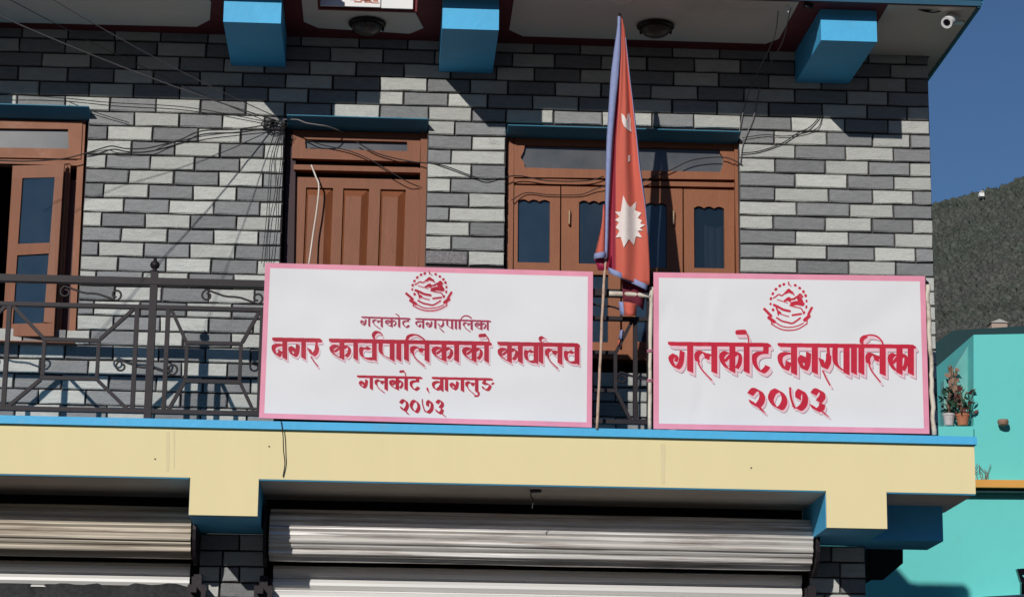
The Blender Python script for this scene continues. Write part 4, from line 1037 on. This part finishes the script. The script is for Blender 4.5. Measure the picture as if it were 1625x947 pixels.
cable([(0,150,-.05), (90,155,-.03), (175,163,-.03), (300,171,-.03), (436,196,-.03)], .003, M_CABLE, 'slack black cable crossing the sunlit bricks above the left window', 'cables strung to the tangle beside the door')
cable([(105,160,-.04), (150,178,-.03), (205,195,-.02)], .0028, M_CABLE, 'short black wire drooping at the corner of the left window lintel', 'loose wires on the brick wall')
cable([(-20,254,-.02), (40,256,-.02), (100,252,-.03), (137,243,-.03), (160,236,-.03), (178,232,-.03), (200,236,-.03), (235,235,-.03), (285,222,-.03), (320,208,-.03), (380,205,-.03), (436,196,-.03)], .0045, M_CABLE, 'black cable rising from the left window frame across the bricks to the tangle', 'cables strung to the tangle beside the door')
cable([(137,244,-.03), (170,238,-.03), (190,243,-.03), (240,240,-.03), (270,228,-.03), (330,215,-.03), (430,205,-.03)], .0032, M_CABLE, 'second black wire under the rising cable on the bricks', 'loose wires on the brick wall')
rr = random.Random(5)
def f(bm):
    for k in range(5):
        P = []; c0 = rr.uniform(0, 6.28)
        for i in range(14):
            a = c0+i*.75; P.append((434+18*math.cos(a)*rr.uniform(.5, 1.3)+rr.uniform(-2, 2), 200+9*math.sin(a)*rr.uniform(.4, 1.2), -.03-rr.uniform(0, .02)))
        tube(bm, [pt(*q) for q in cat(P, 3)], .0022, 4)
tag(one('cable_tangle', f, M_CABLE, smooth=True), 'tangled knot of black cables on the wall left of the door lintel', 'cables')
for dx, bend, lb in ((2, 2, 'thin black wire hanging closest to the door opening, left of its jamb'), (-5, -2, 'middle of the thin black wires hanging left of the door'), (-13, 1, 'thin black wire hanging on the bricks, farthest left of the door')):
    cable([(446+dx*.2,208,-.03), (442+dx+bend,250,-.03), (440+dx-bend,300,-.03), (434+dx+bend,355,-.03), (428+dx,418,-.04)], .0026, M_CABLE, lb, 'wires hanging beside the door')
cable([(449,190,-.03), (471,190,-.10), (485,195,-.11), (502,198,-.10), (520,201,-.07), (547,211,.07)], .0045, M_CABLEG, 'pale wire looping over the door lintel', 'wires over the door')
cable([(484,228,.06), (490,224,.05), (515,231,.06), (555,240,.06), (590,255,.06), (640,285,.07), (664,296,.12), (668,297,.06)], .0035, M_CABLE, 'black wire crossing the door transom towards the right jamb', 'wires over the door')
cable([(565,225,.06), (600,244,.06), (650,256,.05), (700,262,-.02), (745,278,-.02), (775,286,-.02), (820,279,.03), (870,287,.05), (930,287,.05), (958,280,.05)], .004, M_CABLE, 'black wire from the door transom over the middle bricks to the right window', 'wires over the door')
cable([(494,262,.07), (501,280,.06), (506,295,.05), (503,330,.05), (497,370,.05), (490,420,.0)], .0062, M_CABLEW, 'pale cream cord hanging down the brown door')
cable([(812,318,.05), (835,306,.07), (870,309,.07), (920,309,.07), (945,300,.06), (975,290,.03)], .0035, M_CABLE, 'dark wire sagging across the sashes of the right window', 'wires over the door')
cable([(1020,288,.04), (1060,272,.04), (1100,254,.04), (1150,250,.03), (1178,262,-.01)], .004, M_CABLE, 'black wire arching over the transom right of the flag', 'wires on the right window')
cable([(1262,-20,-.9), (1250,35,-.8), (1240,70,-.5), (1215,115,-.03), (1205,142,-.02), (1196,185,-.02), (1180,225,-.02), (1175,258,-.02)], .0035, M_CABLEG, 'grey wire dropping from the roof to the right window corner', 'wires dropping beside the right window')
cable([(1238,-20,-.9), (1232,45,-.7), (1222,75,-.4), (1195,130,-.03), (1180,175,-.02), (1172,215,-.02)], .0035, M_CABLEG, 'second grey wire dropping from the roof near the blue bracket', 'wires dropping beside the right window')
cable([(1300,186,-.02), (1285,202,-.02), (1265,212,-.02), (1240,228,-.02), (1205,240,-.02), (1177,243,-.02)], .0038, M_CABLE, 'black wire curving over the bricks right of the window, upper strand', 'wires dropping beside the right window')
cable([(1305,182,-.02), (1295,205,-.02), (1250,216,-.02), (1215,214,-.02), (1178,219,-.02)], .0030, M_CABLE, 'black wire curving over the bricks right of the window, lower strand', 'wires dropping beside the right window')
cable([(1440,9,-.93), (1452,12,-.9), (1470,17,-.9), (1490,14,-.88), (1503,11,-.85), (1518,18,-.75)], .006, M_CABLE, 'black lead looping from the roof edge to the security camera', 'leads of the security camera')
cable([(1443,6,-.93), (1460,16,-.9), (1480,20,-.9), (1495,17,-.88), (1508,12,-.85), (1524,8,-.85), (1520,16,-.75)], .005, M_CABLE, 'second looser black lead beside the security camera', 'leads of the security camera')
cable([(446,668,-.835), (449,690,-.835), (450,715,-.835), (452,735,-.82), (449,756,-.81)], .0035, M_CABLE, 'black wire hanging over the yellow balcony edge under the large sign')

# ------------------------------------------------------------------ turquoise house and its surroundings
TQ = empty('turquoise_house', (pt(1600, 900, 8).x, 8, GZ)); tag(TQ, 'turquoise painted house with an ochre ledge behind the brick office', 'house')
YT = 8
def f(bm): pprism(bm, [(1545,531), (1950,524), (1950,764), (1545,764)], YT, 5)
one('upper_wall', f, M_TURQ, TQ)
def f(bm):
    P0 = pt(1372, 775, YT); P1 = pt(1950, 775, YT); abox(bm, P0.x, P1.x, YT+.0, YT+5, GZ, pt(1600, 773, YT).z)
one('lower_wall', f, M_TURQ, TQ)
def f(bm): pprism(bm, [(1500,760), (1950,764), (1950,776), (1500,772)], YT-.18, .30)
one('ledge', f, M_ORANGE, TQ, bevel=.01)
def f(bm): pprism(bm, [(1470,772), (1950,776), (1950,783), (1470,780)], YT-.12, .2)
one('ledge_shade_strip', f, M_DKGREEN, TQ)  # strip carries the shadow below the ledge as a dark colour
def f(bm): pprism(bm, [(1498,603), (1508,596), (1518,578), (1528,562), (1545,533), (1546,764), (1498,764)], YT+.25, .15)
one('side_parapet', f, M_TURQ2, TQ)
def f(bm): pprism(bm, [(1470,676), (1545,676), (1545,764), (1470,764)], YT-.05, .25)
one('plant_ledge', f, M_TURQ, TQ)
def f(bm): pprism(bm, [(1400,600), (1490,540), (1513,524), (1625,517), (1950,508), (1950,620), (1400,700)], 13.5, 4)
tag(one('green_shed', f, M_DKGREEN), 'dark green sheet metal shed with shade in its colour, behind the turquoise house', 'shed')  # the shed's shade is put into its dark green base colour
def pot(u, v, Y, r, h, mm, label, leafm, spread, n):
    p = pt(u, v, Y); R_ = empty('potted_plant', p); tag(R_, label, 'potted plant')
    one('pot', lambda bm: lathe(bm, [(r*.68,0),(r*.92,h*.8),(r,h*.82),(r,h),(r*.9,h),(r*.86,h*.9)], p, seg=16), mm, R_, smooth=False)
    rg = random.Random(int(u))
    def f(bm):
        for k in range(7):
            a = rg.uniform(0, 6.28); q = p+Vector((0, 0, h)); e = q+Vector((math.cos(a)*spread*rg.uniform(.3, 1), math.sin(a)*spread*.6, rg.uniform(.08, .26)))
            tube(bm, [q, (q+e)/2+Vector((0, 0, .04)), e], .006, 4)
    one('stem', f, M_STEM, R_)
    for lm in leafm:
        def f(bm):
            for k in range(n):
                a = rg.uniform(0, 6.28); rr_ = rg.random()**.6*spread
                c = p+Vector((math.cos(a)*rr_, math.sin(a)*rr_*.8-.02, h+rg.uniform(.0, .30)*(1-.3*rr_/spread)))
                t = Vector((rg.uniform(-1,1), rg.uniform(-1,1), rg.uniform(-.3,1))).normalized()*.045; s = t.cross(Vector((rg.uniform(-1,1), rg.uniform(-1,1), rg.uniform(-1,1)))).normalized()*.018
                bm.faces.new([bm.verts.new(c-t), bm.verts.new(c+s), bm.verts.new(c+t), bm.verts.new(c-s)])
        one('foliage', f, lm, R_)
pot(1506, 675, YT+.02, .062, .12, M_POTW, 'small whitewashed pot with sparse leaves on the turquoise ledge', [M_LEAF], .10, 30)
pot(1528, 675, YT+.02, .072, .115, M_TERRA, 'terracotta pot with dark red and green leaves on the turquoise ledge', [M_LEAF, M_LEAFR], .15, 34)
def f(bm):
    rg = random.Random(4)
    for k in range(9):
        u = 1508+rg.uniform(-2, 12); P = [(u+rg.uniform(-3, 3), 660-i*rg.uniform(9, 14), YT+.2+rg.uniform(-.04, .03)) for i in range(7)]
        tube(bm, [pt(*q) for q in cat(P, 3)], .009, 4)
    for k in range(24):
        c = pt(1512+rg.gauss(0, 5), 600+rg.uniform(-15, 45), YT+.15); t = Vector((rg.uniform(-1,1), rg.uniform(-1,1), rg.uniform(-1,1))).normalized()*.04; s = t.cross(Vector((.3,1,.2))).normalized()*.02
        bm.faces.new([bm.verts.new(c-t), bm.verts.new(c+s), bm.verts.new(c+t), bm.verts.new(c-s)])
tag(one('dried_climber', f, M_STEM), 'dried climbing plant clinging to the grey green parapet above the pots', 'plant')
p = pt(1592, 676, YT-.08)
def f(bm): lathe(bm, [(.015,0),(.048,.014),(.058,.042),(.052,.066),(.038,.066),(.034,.04)], p, seg=12)
WP = one('wall_pot', f, M_STEM); tag(WP, 'small broken clay pot fixed to the turquoise wall', 'pot')
def f(bm):
    rg = random.Random(9)
    for k in range(8):
        u = 1566+rg.uniform(-22, 12); P = [(u, 761, YT-.02), (u+rg.uniform(-5, 5), 750, YT-.03), (u+rg.uniform(-9, 9), 740+rg.uniform(-6, 8), YT-.04)]
        tube(bm, [pt(*q) for q in P], .0035, 4)
tag(one('dry_weeds', f, M_STEM), 'few dry weeds growing on the ochre ledge', 'plant')
def f(bm):
    pprism(bm, [(1614,902), (1640,900), (1640,910), (1622,912), (1640,935), (1640,947), (1620,922)], 7.6, .06)
    pprism(bm, [(1621,915), (1626,915), (1626,946), (1621,946)], 7.62, .06)
tag(one('wall_bracket', f, M_LENS), 'dark angled bracket fixed low on the turquoise wall at the right edge', 'bracket')
def f(bm): pprism(bm, [(1560,946), (1700,938), (1700,941), (1560,949)], 7.2, 1.0); 
AW = one('small_awning', f, M_PAPER); tag(AW, 'white edged awning just showing at the lower right corner', 'awning')
def f(bm): pprism(bm, [(1510,950), (1700,942), (1700,975), (1510,975)], 7.3, .9)
one('awning_cloth', f, M_BLACK, AW)

def f(bm):
    p = ptz(850, 778, 2.16); tube(bm, cat([(p.x-.02, p.y, 2.162), (p.x-.03, p.y, 2.13), (p.x-.015, p.y, 2.10), (p.x-.02, p.y, 2.05)], 4), .004, 5); lathe(bm, [(.035,-.012),(.038,0)], (p.x, p.y, 2.163), seg=12)
tag(one('ceiling_hook', f, M_CABLE), 'small dark hook with a wire end under the balcony above the steel shutter', 'hook')
for v, lb in ((560, 'pinkish string lashing the middle of the white pole left of the smaller sign'), (607, 'pinkish string tied low on the white pole left of the smaller sign')):
    def f(bm): a = pt(1031.5, v, -.735); tube(bm, [a+Vector((.020*math.cos(t*.9), .020*math.sin(t*.9), t*.0014)) for t in range(15)], .0028, 4)
    tag(one('lashing_string', f, M_PINK), lb, 'string')
def f(bm):
    a = pt(1283, 8, -.93); 
    for k in range(4): tube(bm, [a+Vector((.03*math.cos(t+k), .02*math.sin(t*1.3+k), .02*math.sin(t*.8+k*2))) for t in range(9)], .006, 5)
tag(one('cable_coil', f, M_CABLE, smooth=True), 'small coil of dark cable at the roof edge above the right blue bracket', 'cables')
def f(bm): a = pt(1250, 12, -.9); tube(bm, [a+Vector((0,0,.03)), a, a+Vector((.004,0,-.035))], .006, 8)
tag(one('wire_insulator', f, M_CAMW, smooth=True), 'tiny white insulator on the wires left of the right blue bracket', 'insulator')

one('lower_left_wall', lambda bm: abox(bm, -6.5, a0-.12, .02, .3, GZ, 2.16), M_MORTAR, BLD)
